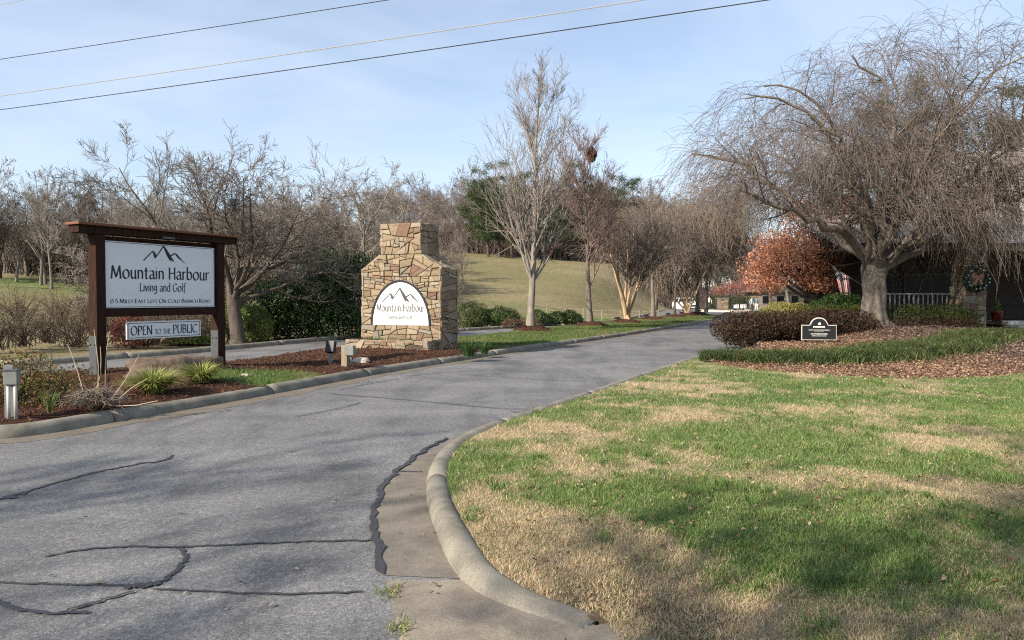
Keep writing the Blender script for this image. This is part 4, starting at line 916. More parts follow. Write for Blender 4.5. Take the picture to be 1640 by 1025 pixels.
ox = np.array([X(p, D0) - TR.x for p in (1040, 1062, 1092, 1147, 1200, 1257, 1318, 1380, 1433, 1482, 1573, 1634, 1750)]); oz = np.array([Z(p, D0) - .35 for p in (260, 213, 180, 140, 118, 94, 58, 42, 26, 24, 52, 92, 190)])
def dome_z(x, y): return np.interp(x, ox, oz) - .035 * y ** 2 + .12 * np.sin(x * 9 + y * 7)
Pa, Ra, b1, b2, b3 = weeping(7, limbs, rl, 18, 10, 6, .005, droop=1.1, L1=2.6, L2=1.7, L3=1.45, dome=dome_z)
def clear_of_trunk(b, rg_):
    P, Rr = b; tz = P[:, :, 2].min(1); tx = P[:, -1, 0]; lowlim = np.where(np.abs(tx) < 1.6, rg_.uniform(2.2, 3.2, len(P)), np.where(tx < 0, rg_.uniform(3.0, 4.8, len(P)), np.where((tx > 5.0) & (tx < 7.4), rg_.uniform(3.4, 5.2, len(P)), rg_.uniform(.7, 2.8, len(P)))))
    k = tz > lowlim; return P[k], Rr[k]
rng = np.random.default_rng(8); b1 = clear_of_trunk(b1, rng); b2 = clear_of_trunk(b2, rng); b3 = clear_of_trunk(b3, rng)
trk = np.array([[(0.05, 0, -.35), (0, 0, .1), (-.02, .02, .6), (.03, 0, 1.2), (-.03, 0, 1.7), (0, 0, 2.2), (.02, 0, 2.6)]], float); trr = np.array([[.68, .52, .43, .40, .40, .45, .36]])
wp = thing('weeping_cherry', 'huge bare weeping cherry tree with gnarled trunk on the front bed', 'tree', (TR.x, TR.y, float(bed_z(np.array([TR.x]), np.array([TR.y]))[0]) - .05))
trk = poly3(trk[0], 30)[None]; trr = np.interp(np.linspace(0, 1, 30), np.linspace(0, 1, 7), trr[0])[None]; tk = join_tubes('trunk', [(trk, trr, 36)])
vc = np.empty(len(tk.vertices) * 3); tk.vertices.foreach_get('co', vc); vc = vc.reshape(-1, 3); th_ = np.arctan2(vc[:, 1], vc[:, 0]); kk_ = 1 + .26 * (fbm(np.cos(th_) * 2.2 + 5, np.sin(th_) * 2.2 + vc[:, 2] * .7, 44, 4) - .5) + .10 * np.sin(th_ * 7 + vc[:, 2] * 1.3) * .5; vc[:, :2] *= kk_[:, None]; tk.vertices.foreach_set('co', vc.ravel()); tk.update()
link('trunk', tk, mat('bark_cherry', (.20, .175, .145), (.06, .052, .043), 3.2, .9, 1., .05, stretch=(1, 1, .45)), wp)
for k in range(len(limbs)): link('limb', join_tubes('limb', [(Pa[k:k + 1], Ra[k:k + 1], 9)]), BARK, wp)
link('crown', join_tubes('crown', [(*b1, 5), (*b2, 3), (*b3, 3)]), mat('twig_cherry', (.172, .138, .117), (.092, .074, .063), 1.2, .85, 0), wp)
# roots of the flare
rt = [((0, 0, .25), (math.cos(a) * .6, math.sin(a) * .6, .0), (math.cos(a) * 1.15, math.sin(a) * 1.1, -.28)) for a in (.3, 1.5, 2.6, 3.7, 4.6, 5.5)]
link('root_flare', join_tubes('root_flare', [(np.stack([poly3(q, 6) for q in rt]), np.tile(np.linspace(.30, .08, 6), (6, 1)), 8)]), MATS['bark_cherry'], wp)
# two smaller weeping trees at the end of the median
def weep_small(seed, H, key, label, tw, Rr=3.4):
    rg_ = random.Random(seed); lm = []
    for k in range(9):
        a = k * 2.4 + rg_.uniform(-.3, .3); r = rg_.uniform(.5, 1.) * Rr; h = H * rg_.uniform(.72, 1.0)
        lm.append([Vector((0, 0, H * .28)), Vector((math.cos(a) * r * .25, math.sin(a) * r * .25, H * .55)), Vector((math.cos(a) * r * .6, math.sin(a) * r * .6, h * .9)), Vector((math.cos(a) * r, math.sin(a) * r, h))])
    Pa, Ra, b1, b2, b3 = weeping(seed, lm, [.09] * 9, 11, 8, 5, tw, 1.2, L1=2.2, L2=2.3, L3=1.8, lo=.3)
    t = thing('weeping_tree', label, 'tree', mz(key) if key in MTP else key)
    P0 = np.array([[(0, 0, -.1), (.02, 0, H * .15), (0, 0, H * .32)]]); link('trunk', join_tubes('trunk', [(P0, np.array([[.20, .16, .15]]), 9), (Pa, Ra, 6)]), BARK, t)
    link('crown', join_tubes('crown', [(*b1, 4), (*b2, 3), (*b3, 3)]), MATS['twig_willow'], t)
mat('twig_willow', (.26, .205, .16), (.155, .12, .095), 1.2, .85, 0)
weep_small(51, 10.4, 'g', 'bare weeping tree near the far tip of the median', .011, 4.0)
weep_small(52, 9.8, 'h', 'last bare weeping tree at the very tip of the median', .012, 4.2)
weep_small(53, 8.4, (X(1062, 58), 61.0, 0.0), 'bare drooping tree beside the far carriageway behind the median trees', .011, 3.6)

# left verge: wide spreading tree, twisted pale tree
lt = G(372, 553)
t, c = spreading(91, 7.3, .26, .26, 11, (30, 74), 14, 10, 8, .0065, .12, .66, .03, (-.12, 0))
make_tree('spreading_tree', t, c, 'wide spreading bare tree with dark crooked trunk behind the timber sign', 'tree', (lt.x, lt.y + .6, float(hland(lt.x, lt.y + .6)) - .1), BARKD, TWIGG)
t, c = spreading(66, 5.6, .22, .22, 9, (35, 72), 11, 8, 7, .0085, .17, .66, .02)
make_tree('spreading_tree', t, c, 'pale bare bushy tree leaning left behind the timber sign', 'tree', (X(215, 33), 33, float(hland(X(215, 33), 33)) - .1), BARK, TWIGG)
t, c = spreading(63, 9.0, .22, .3, 5, (12, 38), 9, 7, 6, .009, .15, .62, .05)
make_tree('twisted_tree', t, c, 'pale bare tree with twisting trunks rising behind the dark laurel', 'tree', (X(572, 38), 38, float(hland(X(572, 38), 38))), BARKP, TWIGG)
t, c = spreading(64, 7.6, .2, .25, 5, (20, 60), 9, 7, 6, .009, .16, .7, .03)
make_tree('spreading_tree', t, c, 'grey bare tree between the dark laurel and stone monument', 'tree', (X(470, 36), 36, float(hland(X(470, 36), 36))), BARK, TWIG)

# squirrel nest in the second tree
rng = np.random.default_rng(77); q = rng.normal(size=(900, 3)); q = nrm(q) * (rng.uniform(0, 1, 900) ** .4)[:, None] * np.array([.26, .26, .38])
b_ = Vector(mz('b')); o = link('squirrel_nest', cards('squirrel_nest', q, .13, palette(rng, 900, [(.13, .06, .04), (.20, .095, .06), (.08, .045, .03)]), rng, 0, .6, .4), LITTER, loc=(b_.x + .05, b_.y - .1, Z(248, MTP['b'][1])))
tag(o, 'ball of dead brown leaves lodged high in the second median tree', 'nest')
# last leaves on the lowest branches of the tallest tree
q = t1_tips[rng.integers(0, len(t1_tips), 200)] + rng.normal(0, .05, (200, 3))
o = link('dead_leaves', cards('dead_leaves', q, .09, palette(rng, 200, [(.25, .10, .07), (.18, .07, .05)]), rng, 0, .6, .4), LITTER, t1)

# ---- woods: a few kinds, many individuals
def proto(kind, seed):
    if kind == 'tall': t, c = upright(seed, 13, .17, n1=24, spread=.36, t0=.3, n2=7, n3=5, tw=.013, a1=(28, 55), up=.05); tm, cm = BARK, TWIGG
    elif kind == 'broad': t, c = spreading(seed, 12, .22, .3, 5, (15, 45), 9, 6, 5, .014, .13, .62, .06); tm, cm = BARK, TWIGG
    else: t, c = spreading(seed, 11, .2, .22, 6, (15, 45), 10, 7, 5, .016, .12, .66, .06); tm, cm = BARKD, TWIG
    r = link('bare_tree', None); link('trunk', join_tubes('trunk', t), tm, r); link('crown', join_tubes('crown', c), cm, r); return r
PROT = [proto('tall', 101), proto('tall', 102), proto('broad', 103), proto('broad', 104), proto('brown', 105), proto('brown', 106)]
used = set()
def plant_wood(ki, x, y, s, rz, label, group, name='bare_tree'):
    o = PROT[ki]
    if ki in used: o = copy_tree(o)
    else: used.add(ki)
    o.location = (x, y, float(hland(x, y)) - .25); o.rotation_euler = (0, 0, rz); o.scale = (s, s, s * rw.uniform(.92, 1.1)); tag(o, label, 'tree', group)
rw = random.Random(12)
for k in range(46):           # bank on the left
    px = -70 + k * 8.5 + rw.uniform(-9, 9); d = rw.uniform(50, 66) if k % 3 else rw.uniform(47, 52)
    hh = 1.0 - .12 * (px > 190)
    plant_wood(rw.choice((0, 1, 0, 2, 3, 4)), X(px, d), d, rw.uniform(.46, .62) * hh, rw.uniform(0, 6.28), 'slender grey bare tree in the wood at far left', 'bare trees of the left wood')
for k in range(60):           # wood behind the verge
    px = 190 + k * 9.2 + rw.uniform(-12, 12); d = rw.uniform(60, 92)
    s = .50 if px < 430 else .66 if px < 600 else .47
    plant_wood(rw.choice((2, 3, 4, 5, 0, 5)), X(px, d), d, s * rw.uniform(.8, 1.08), rw.uniform(0, 6.28), 'brown bare tree in the wood behind sign and monument', 'bare trees of the middle wood')
for k in range(110):           # crest of the hill
    px = 600 + k * 6. + rw.uniform(-9, 9); d = rw.uniform(112, 150) if k % 3 else rw.uniform(150, 175)
    plant_wood(rw.choice((4, 5, 5, 2, 4)), X(px, d), d, rw.uniform(.78, 1.05) * (1.0 if px > 740 else .85), rw.uniform(0, 6.28), 'brown bare tree in the wood along the hill crest', 'bare trees along the hill crest')
for k in range(16):           # behind the house and the end of the drive
    px = 1195 + k * 30 + rw.uniform(-10, 10); d = rw.uniform(96, 125)
    plant_wood(rw.choice((4, 5, 3)), X(px, d), d, rw.uniform(.9, 1.15), rw.uniform(0, 6.28), 'brown bare tree in the wood behind the house', 'bare trees behind the house')
# pines
def pine_proto(seed, H, base=.35, rad=.26):
    rng = np.random.default_rng(seed); P0, R0 = trunk_line(rng, H, .2, 10, .02)
    P1, R1 = grow(rng, P0, R0, 34, (base, .98), (55, 85), L=H * rad, Lt=.7, N=5, wan=.08, trop=(0, 0, .08), rf=.35, rtip=.4, rmin=.02)
    P2, R2 = grow(rng, P1, R1, 5, (.3, 1), (30, 60), Lrel=.45, N=3, wan=.1, trop=(0, 0, .08), rf=.6, rmin=.015)
    tips = np.concatenate([P2[:, -1], P1[:, -1], P1[:, 3]]); n = 34
    Q = np.repeat(tips, n, 0) + rng.normal(0, .36, (len(tips) * n, 3)) * np.array([1, 1, .6])
    r = link('pine_tree', None); link('trunk', join_tubes('trunk', [(P0, R0, 8), (P1, R1, 4)]), BARKD, r)
    link('crown', cards('crown', Q, .34, palette(rng, len(Q), [(.045, .075, .028), (.065, .095, .035), (.03, .052, .02), (.085, .105, .04)], .25), rng, 0, .22, .2), NEEDLE, r); return r
PP = [pine_proto(201, 14, .16, .28), pine_proto(202, 15, .3, .24)]; pu = set()
def plant_pine(ki, px, d, top, label, group=None, sx=1.):
    o = PP[ki]
    if ki in pu: o = copy_tree(o)
    else: pu.add(ki)
    x = X(px, d); z0 = float(hland(x, d)); s = (Z(top - 12, d) - z0) / (14, 15)[ki]
    o.location = (x, d, z0 - .2); o.scale = (s * sx, s * sx, s); o.rotation_euler = (0, 0, px); tag(o, label, 'pine', group)
for ki, px, d, top, lab, sx in ((0, 800, 108, 272, 'leftmost dark pine on the hill crest behind the tallest tree', 1.25), (0, 765, 112, 282, 'lower pine at the left edge of the crest pines', .9), (1, 838, 112, 285, 'dark pine just behind the tallest bare tree trunk', 1.1), (0, 915, 112, 272, 'dark pine left of the nest tree on the crest', 1.0), (0, 985, 112, 292, 'dark pine right of the nest tree on the crest', .9), (1, 1014, 112, 296, 'rightmost small pine on the hill crest', .9), (0, 942, 116, 290, 'dark pine behind the nest tree on the crest', 1.), (0, 782, 106, 300, 'broad dark pine low on the crest left of the tallest tree', 1.3), (0, 820, 107, 305, 'broad dark pine low on the crest behind the tallest tree', 1.3), (0, 880, 109, 300, 'broad dark pine between the two tall median trees', 1.2), (0, 962, 110, 305, 'broad dark pine just right of the nest tree trunk', 1.2), (0, 140, 62, 298, 'dark pine in the wood above the left end of the timber sign', .8),
   (0, 1470, 60, 140, 'tall dark evergreen behind the crown of the weeping cherry', .8), (1, 1410, 66, 170, 'second tall evergreen behind the weeping cherry, left of the roof ridge', .8), (0, 1612, 58, 150, 'tall dark evergreen at the right edge behind the house roof', .9), (0, 1680, 64, 150, 'evergreen behind the house beyond the right edge', .9)): plant_pine(ki, px, d, top, lab, 'pines on the crest' if d > 100 else None, sx)
# bare undergrowth at the foot of the woods
def undergrowth(n, pa, pb, da, db, h0, h1, label, seed, m_):
    rng = np.random.default_rng(seed); d = rng.uniform(da, db, n); px = rng.uniform(pa, pb, n); x = (px - 820) / FPX * d; z = hland(x, d); H = rng.uniform(h0, h1, n) * (.5 + fbm(px * .02, d * .1, seed, 3))
    P = np.zeros((n, 4, 3)); dr = nrm(np.c_[rng.normal(0, .35, (n, 2)), np.ones(n)]); pos = np.c_[x, d, z - .1]
    for j in range(4): P[:, j] = pos; pos = pos + dr * (H / 3)[:, None]; dr = nrm(dr + rng.normal(0, .28, (n, 3)))
    P2, R2 = grow(rng, P, np.full((n, 4), .03), 5, (.2, 1), (20, 55), Lrel=.4, N=3, wan=.15, rf=.6, rmin=.018)
    tag(link('undergrowth', join_tubes('undergrowth', [(P, np.tile([.03, .026, .02, .014], (n, 1)), 3), (P2, R2, 3)]), m_), label, 'undergrowth', kind='stuff')
undergrowth(5200, 600, 1260, 111, 124, 2.2, 4.6, 'dense bare undergrowth along the edge of the crest wood', 91, TWIG)
undergrowth(4200, 150, 720, 56, 74, 1.4, 3.2, 'dense bare undergrowth in the wood behind the sign', 92, TWIG)
undergrowth(2200, -60, 210, 55, 66, 1.2, 3.0, 'thin bare undergrowth in the wood at far left', 93, TWIGG)
# trees across the public road behind the viewer, whose shadows fall over lawn and drive
for k, (x, y, s, ki) in enumerate(((-8.5, -4.5, .95, 2), (-3.5, -10.5, .85, 3), (-17, -4, .9, 4), (-12, -10, 1.1, 5), (-11.5, -3.5, 1.0, 5))):
    o = copy_tree(PROT[ki]); o.location = (x, y, -.2); o.scale = (s,) * 3; o.rotation_euler = (0, 0, k * 1.3)
    tag(o, 'bare tree across the public road behind the viewer', 'tree', 'bare trees across the public road')

# ================================================================== SHRUBS
def shrub(name, blobs, n, leaf, cols, label, cat='shrub', group=None, mt=LEAF, seed=1, asp=.5, flat=0., stems=14, var=.25, rough=.22, shell=.35, base_z=None, stem_mat=None):
    """blobs: [(x,y,z, rx,ry,rz)] real places; leaves in the outer part of each lumpy blob"""
    rng = np.random.default_rng(seed); B = np.array(blobs, float); vol = (B[:, 3] * B[:, 4] * B[:, 5]) ** (2 / 3); pick = rng.choice(len(B), n, p=vol / vol.sum())
    d = nrm(rng.normal(size=(n, 3))); r = 1 - shell * rng.uniform(0, 1, n) ** 1.4
    lump = 1 + rough * 2 * (fbm(d[:, 0] * 2.6 + pick * 3.1, d[:, 1] * 2.6 + d[:, 2] * 2.1, seed, 4) - .5)
    P = B[pick, :3] + d * (r * lump)[:, None] * B[pick, 3:]
    x0, y0 = B[:, 0].mean(), B[:, 1].mean(); z0 = base_z if base_z is not None else (B[:, 2] - B[:, 5]).min()
    P[:, 2] = np.maximum(P[:, 2], z0 + .03)
    t = thing(name, label, cat, (x0, y0, z0), 0, group); off = np.array([x0, y0, z0])
    clump = fbm(P[:, 0] * 3, P[:, 2] * 3 + P[:, 1], seed + 3, 3)[:, None]
    link('foliage', cards('foliage', P - off, leaf, palette(rng, n, cols, var) * (.75 + .5 * clump), rng, flat, asp, .3, outward=d * .8), mt, t)
    if stems:
        S = []
        for k in range(stems):
            b = B[rng.integers(len(B))]; e = np.array([b[0], b[1], b[2]]) + rng.normal(0, .45, 3) * b[3:]; f0 = np.array([b[0] + rng.normal(0, .25) * b[3], b[1] + rng.normal(0, .25) * b[4], z0 - .03])
            S.append(np.stack([f0, f0 * .5 + e * .5 + rng.normal(0, .04, 3), e]) - off)
        S = np.stack(S); link('stems', join_tubes('stems', [(S, np.tile(np.array([.02, .014, .006]) * (1 + B[:, 5].mean() * .4), (len(S), 1)), 4)]), stem_mat or BARKD, t)
    return t
def hz(px, d): return float(hland(X(px, d), d))
# left verge
dg = [(.028, .058, .02), (.04, .08, .026), (.02, .04, .015), (.06, .10, .035)]
L_ = [(X(px, d), d, Z(py, d), rx, ry, rz_) for px, d, py, rx, ry, rz_ in ((548, 30, 462, 1.35, 1.4, 1.9), (500, 30, 480, 1.3, 1.4, 1.5), (455, 29.5, 490, 1.2, 1.3, 1.35), (420, 29, 502, .9, 1.1, 1.15), (580, 31, 470, 1.0, 1.2, 1.75), (520, 31, 450, 1.0, 1.2, 1.35), (480, 29, 515, 1.2, 1.0, .9), (545, 29.2, 512, 1.3, 1.0, 1.0))]
shrub('laurel_hedge', L_, 26000, .135, dg, 'large dark green laurel mass left of the stone monument', 'hedge', seed=3, asp=.45, rough=.3, base_z=hz(500, 30) - .05, stems=22)
yg = [(.12, .17, .04), (.16, .20, .05), (.08, .12, .03)]
for k, (px, d, py, rx, rz_, lab) in enumerate(((405, 27, 520, .75, .75, 'sunlit yellow green shrub at the left foot of the laurel'), (300, 26, 548, .9, .32, 'low sunlit green shrub below the hanging sign'), (372, 27.5, 508, .55, .8, 'light green shrub around the dark trunk behind the sign'))):
    shrub('green_shrub', [(X(px, d), d, Z(py, d), rx, .7, rz_)], 4200, .09, yg, lab, seed=20 + k, base_z=hz(px, d) - .02)
shrub('barberry', [(X(205, 24), 24, Z(530, 24), .62, .6, .62), (X(232, 24.4), 24.4, Z(540, 24), .45, .5, .4)], 4200, .055, [(.20, .035, .03), (.14, .03, .025), (.26, .07, .05)], 'dark red barberry bush behind the left post of timber sign', seed=31, base_z=hz(205, 24) - .02)
br = [(.13, .09, .06), (.19, .14, .09), (.09, .065, .042), (.11, .09, .05), (.075, .075, .04)]
def brush(px, d, w_, h_, lab, seed, cols=br):
    """dry twiggy bush"""
    rng = np.random.default_rng(seed); x = X(px, d); z = hz(px, d)
    base = np.zeros((1, 3, 3)); base[0, :, 2] = (-.05, .02, .06)
    Pa, Ra = grow(rng, base, np.full((1, 3), .03), 40, (.3, 1), (8, 62), L=h_ * 1.15, Lt=0, N=6, wan=.13, rf=.5, rtip=.35, rmin=.006); Pa[:, :, 0] *= w_ / h_; Pa[:, :, 0] += rng.normal(0, w_ * .3, (len(Pa), 1))
    P1, R1 = grow(rng, Pa, Ra, 8, (.25, 1), (20, 55), Lrel=.45, N=4, wan=.15, rf=.6, rtip=.5, rmin=.005)
    t = thing('dry_shrub', lab, 'shrub', (x, d, z), 0, 'dry shrubs on the left verge'); link('stems', join_tubes('stems', [(Pa, Ra, 4), (P1, R1, 3)]), mat('twig_dry', (.12, .092, .07), (.07, .055, .042), 2.5, .9, 0), t)
    tips = P1[:, 1:].reshape(-1, 3); k = rng.permutation(len(tips))[:900]
    link('foliage', cards('foliage', tips[k] + rng.normal(0, .03, (len(k), 3)), .05, palette(rng, len(k), cols), rng, 0, .5, .4), LITTER, t)
bl = ('leftmost', 'second', 'third', 'fourth', 'fifth', 'sixth', 'seventh', 'eighth', 'ninth')
for k in range(9): brush(-5 + k * 41, 21.6 + (k % 3) * .8 + k * .45, rw.uniform(.6, .8), rw.uniform(.75, 1.15), bl[k] + ' dry brown shrub along the far verge kerb, counted from the left edge', 300 + k)
for k, (px, d) in enumerate(((30, 31), (95, 30), (150, 32), (250, 29.5), (320, 30))): brush(px, d, .8, 1.0, ('brown bush at the foot of the green slope, far left', 'brown bush on the slope left of the timber post', 'brown bush on the slope just left of the timber sign', 'tan bush on the slope seen under the hanging sign', 'tan bush on the slope seen beside the right post')[k], 330 + k, [(.12, .11, .05), (.2, .15, .09)])
# right of the monument
jg = [(.055, .085, .03), (.08, .115, .04), (.035, .06, .022), (.12, .15, .055)]
for k, (px, d, py, rx, ry, rz_, n, lab) in enumerate(((755, 41, 505, 1.0, 1.2, .75, 5200, 'spreading green juniper beside the right side of stone monument'), (800, 41.5, 508, 1.1, 1.2, .62, 5200, 'second spreading juniper, behind the foot of the tallest tree'), (862, 43, 509, .62, .8, .5, 2600, 'round green bush right of the tallest tree trunk'), (893, 44, 509, .55, .6, .42, 2200, 'small round bush in the middle of the far verge row'), (912, 44.3, 508, .52, .6, .46, 2200, 'small round bush at right end of the far verge row'))):
    shrub('juniper', [(X(px, d), d, Z(py, d), rx, ry, rz_), (X(px + 12, d), d + .4, Z(py + 4, d), rx * .8, ry, rz_ * .8)], n, .13, jg, lab, 'shrub', 'junipers on the far verge', NEEDLE, 40 + k, .3, rough=.3, base_z=hz(px, d) - .05)
shrub('low_shrub', [(X(822, 39), 39, Z(517, 39), .7, .5, .22), (X(848, 39), 39, Z(515, 39), .5, .5, .3)], 2000, .07, [(.16, .08, .06), (.11, .07, .05), (.2, .12, .08)], 'low purplish brown shrub at the verge kerb before the junipers', seed=49)
# front bed
pg = [(.055, .023, .019), (.038, .018, .015), (.075, .035, .026), (.028, .016, .013), (.06, .052, .025), (.085, .045, .025), (.07, .065, .03)]
hb = [(X(px, d), d, .64, 1.1, .85, .58) for px, d in ((1190, 23.3), (1222, 23.8), (1256, 24.2), (1292, 25.6), (1328, 26.0), (1362, 26.3))]
shrub('barberry_hedge', hb, 40000, .07, pg, 'purple brown barberry hedge behind the black plaque', 'hedge', seed=61, rough=.16, base_z=.12, stems=60, shell=.5)
shrub('barberry_hedge', [(X(px, d), d, .60, .85, .7, .36) for px, d in ((1452, 26.6), (1492, 26.8), (1530, 27.0))], 13000, .06, pg, 'low purple brown shrubs in front of the hedge right of the trunk', 'hedge', seed=66, rough=.3, base_z=.3, stems=30, shell=.6)
gh = [(.06, .085, .02), (.09, .12, .025), (.04, .055, .015), (.13, .15, .035)]
shrub('boxwood_hedge', [(X(px, d), d, .86, .95, .8, .56) for px, d in ((1445, 27.6), (1480, 27.8), (1515, 28.0))] + [(X(1545, 28), 28, .75, .6, .6, .5)], 15000, .06, gh, 'clipped green hedge right of the weeping cherry trunk', 'hedge', seed=62, rough=.14, base_z=.35, stems=30, shell=.4)
shrub('boxwood_hedge', [(X(px, d), d, .95, .9, .7, .45) for px, d in ((1290, 29), (1325, 29.2), (1360, 29.4), (1388, 29.5))], 11000, .06, gh, 'green hedge behind the purple hedge left of the cherry trunk', 'hedge', seed=63, rough=.14, base_z=.3, stems=20)
shrub('evergreen_shrub', [(X(1345, 30.3), 30.3, 1.35, .9, .5, .5), (X(1320, 30.3), 30.3, 1.2, .7, .5, .4), (X(1375, 30.3), 30.3, 1.3, .6, .5, .45)], 6500, .085, [(.05, .10, .03), (.08, .14, .04), (.03, .06, .02)], 'dark leafy evergreen shrub below the flag', seed=64, base_z=.3)
shrub('golden_shrub', [(X(1252, 29), 29, 1.05, .72, .6, .45), (X(1230, 28.6), 28.6, .85, .55, .5, .4), (X(1275, 29.3), 29.3, 1.0, .6, .5, .45)], 6500, .07, [(.34, .30, .07), (.24, .24, .06), (.40, .31, .10), (.16, .18, .045)], 'golden yellow shrub at left end of the front bed', seed=65, base_z=.25)
# orange leaved tree
ob = [(X(px, d), d, Z(py, d), rx, ry, rz_) for px, d, py, rx, ry, rz_ in ((1222, 34, 432, 1.1, 1.4, .9), (1262, 33.5, 415, 1.5, 1.6, 1.1), (1305, 33.5, 425, 1.2, 1.4, 1.0), (1290, 34.5, 385, 1.5, 1.6, 1.0), (1240, 35, 392, 1.0, 1.3, .8), (1330, 35, 372, 1.4, 1.4, 1.1), (1285, 35.5, 340, 1.3, 1.4, 1.0), (1350, 36, 325, 1.3, 1.4, 1.0), (1420, 36, 345, 1.2, 1.3, .9), (1230, 33, 455, .9, 1., .5), (1310, 33, 455, .9, 1., .45))]
orr = [(.50, .225, .125), (.41, .17, .095), (.55, .28, .17), (.30, .12, .075), (.50, .24, .16)]
shrub('orange_tree', ob, 21000, .11, orr, 'tree still holding rusty orange leaves behind the front hedges', 'tree', seed=70, asp=.6, rough=.35, shell=.75, stems=0, base_z=.1)
ot = [o for o in bpy.data.objects if o.name == 'orange_tree'][0]
P0 = np.array([[(.3, 0, -.1), (.25, 0, .8), (.15, 0, 1.6), (0, 0, 2.4)]]); R0 = np.array([[.22, .17, .15, .12]]); rng = np.random.default_rng(5)
P1, R1 = grow(rng, P0, R0, 14, (.55, 1), (25, 70), L=3.6, Lt=0, N=7, wan=.12, trop=(0, 0, .04), rf=.6, rtip=.2, rmin=.012)
link('trunk', join_tubes('trunk', [(P0, R0, 8), (P1, R1, 5)]), BARKD, ot); ot.children[0].name = 'crown'
shrub('red_leaf_tree', [(X(1175, 88), 88, 3.0, 2.0, 1.6, .9), (X(1155, 88), 88.5, 2.5, 1.2, 1.2, .6), (X(1200, 89), 89, 3.1, 1.4, 1.4, .8)], 2600, .16, [(.34, .13, .10), (.28, .10, .08), (.40, .19, .14)], 'small red leaved tree above the far gate island', 'tree', seed=71, rough=.4, shell=.8, base_z=.15, stems=10)
# ================================================================== HOUSE
HY = 31.0
house = thing('house', 'stone and timber house with deep dark porch and shingle roof', 'house', (X(1565, HY), HY, 0)); hx0 = X(1565, HY)
def hxp(px, d=HY): return X(px, d) - hx0
SHING = None
def shingle():
    m, t, b, L = nodes('roof_shingle'); v = coord(t)
    br_ = t.nodes.new('ShaderNodeTexBrick'); L.new(v, br_.inputs['Vector']); br_.inputs['Scale'].default_value = 1.; br_.inputs['Brick Width'].default_value = .32; br_.inputs['Row Height'].default_value = .16
    br_.inputs['Mortar Size'].default_value = .006; br_.inputs['Color1'].default_value = (.34, .315, .28, 1); br_.inputs['Color2'].default_value = (.24, .22, .198, 1); br_.inputs['Mortar'].default_value = (.05, .045, .04, 1)
    L.new(br_.outputs['Color'], b.inputs['Base Color']); b.inputs['Roughness'].default_value = .95; return m
SIDING = mat('house_siding', (.055, .042, .034), (.035, .028, .023), 4, .8, .2, .01, stretch=(.3, 1, 4)); TRIM = mat('porch_paint', (.30, .30, .285), (.22, .22, .21), 6, .6, .1, .004)
DARKT = mat('dark_trim', (.10, .085, .07), (.07, .06, .05), 6, .7, .1, .004); SLAB = concrete('step_concrete', (.52, .49, .43), (.38, .36, .31), (.22, .2, .17))
PF, EAVE = .68, 3.75
xl, xr = hxp(1352), 24.
MB().box(((xl + xr) / 2, 4.2, 2.1), (xr - xl, .2, 4.6)).build('wall', SIDING, house)
MB().box(((xl + xr) / 2, 2.1, PF / 2 - .05), (xr - xl, 4.0, PF - .0)).build('porch_floor', DARKT, house)
for k, (px_, w_) in enumerate(((1412, .9), (1470, 1.2), (1512, .9))):       # windows in the porch wall
    f_ = MB(); x = hxp(px_, HY + 4.1)
    f_.box((x, 4.07, 2.0), (w_ + .16, .06, 1.56)); fo = f_.build('window', DARKT, house)
    MB().box((x, 4.03, 2.0), (w_, .03, 1.4)).build('pane', mat('porch_glass', (.008, .009, .010), (.012, .013, .014), 3, .35, 0, spec=.15), fo)
# roof slope, rising away from the eave
run, rise = 5.2, 1.9
vs = [(xl - .6, -.7, EAVE), (xr + .5, -.7, EAVE), (xr + .5, run, EAVE + rise), (xl - .6, run, EAVE + rise)]
rl_ = math.hypot(run + .7, rise); ro = link('roof', None, None, house); rw_ = xr - xl + 1.1
roofm = MB().box((rw_ / 2, rl_ / 2, 0), (rw_, rl_, .12)); SH = shingle(); r_ = roofm.build('roof_slope', SH, house, loc=(xl - .6, -.7, EAVE + .06)); r_.rotation_euler = (math.atan2(rise, run + .7), 0, 0)
bpy.data.objects.remove(ro)
mx0 = X(1500, 37) - hx0; mw = xr - mx0 + 1; ml = math.hypot(6., 4.6); r2 = MB().box((mw / 2, ml / 2, 0), (mw, ml, .12)).build('upper_roof', SH, house, loc=(mx0, 4.6, 5.2)); r2.rotation_euler = (math.atan2(4.6, 6.), 0, 0)
MB().box((mx0 + mw / 2, 7.6, 3.6), (mw - .8, 5., 4.2)).build('upper_wall', SIDING, house)
MB().box(((xl + xr) / 2, -.66, EAVE - .09), (xr - xl + 1.1, .05, .22)).build('fascia', DARKT, house)
MB().box(((xl + xr) / 2, 1.7, EAVE - .14), (xr - xl + .8, 4.6, .03)).build('soffit', DARKT, house)
for px_ in (1386,): MB().box((hxp(px_), -.1, (PF + EAVE) / 2), (.16, .16, EAVE - PF)).build('porch_post', TRIM, house, bevel=.01)
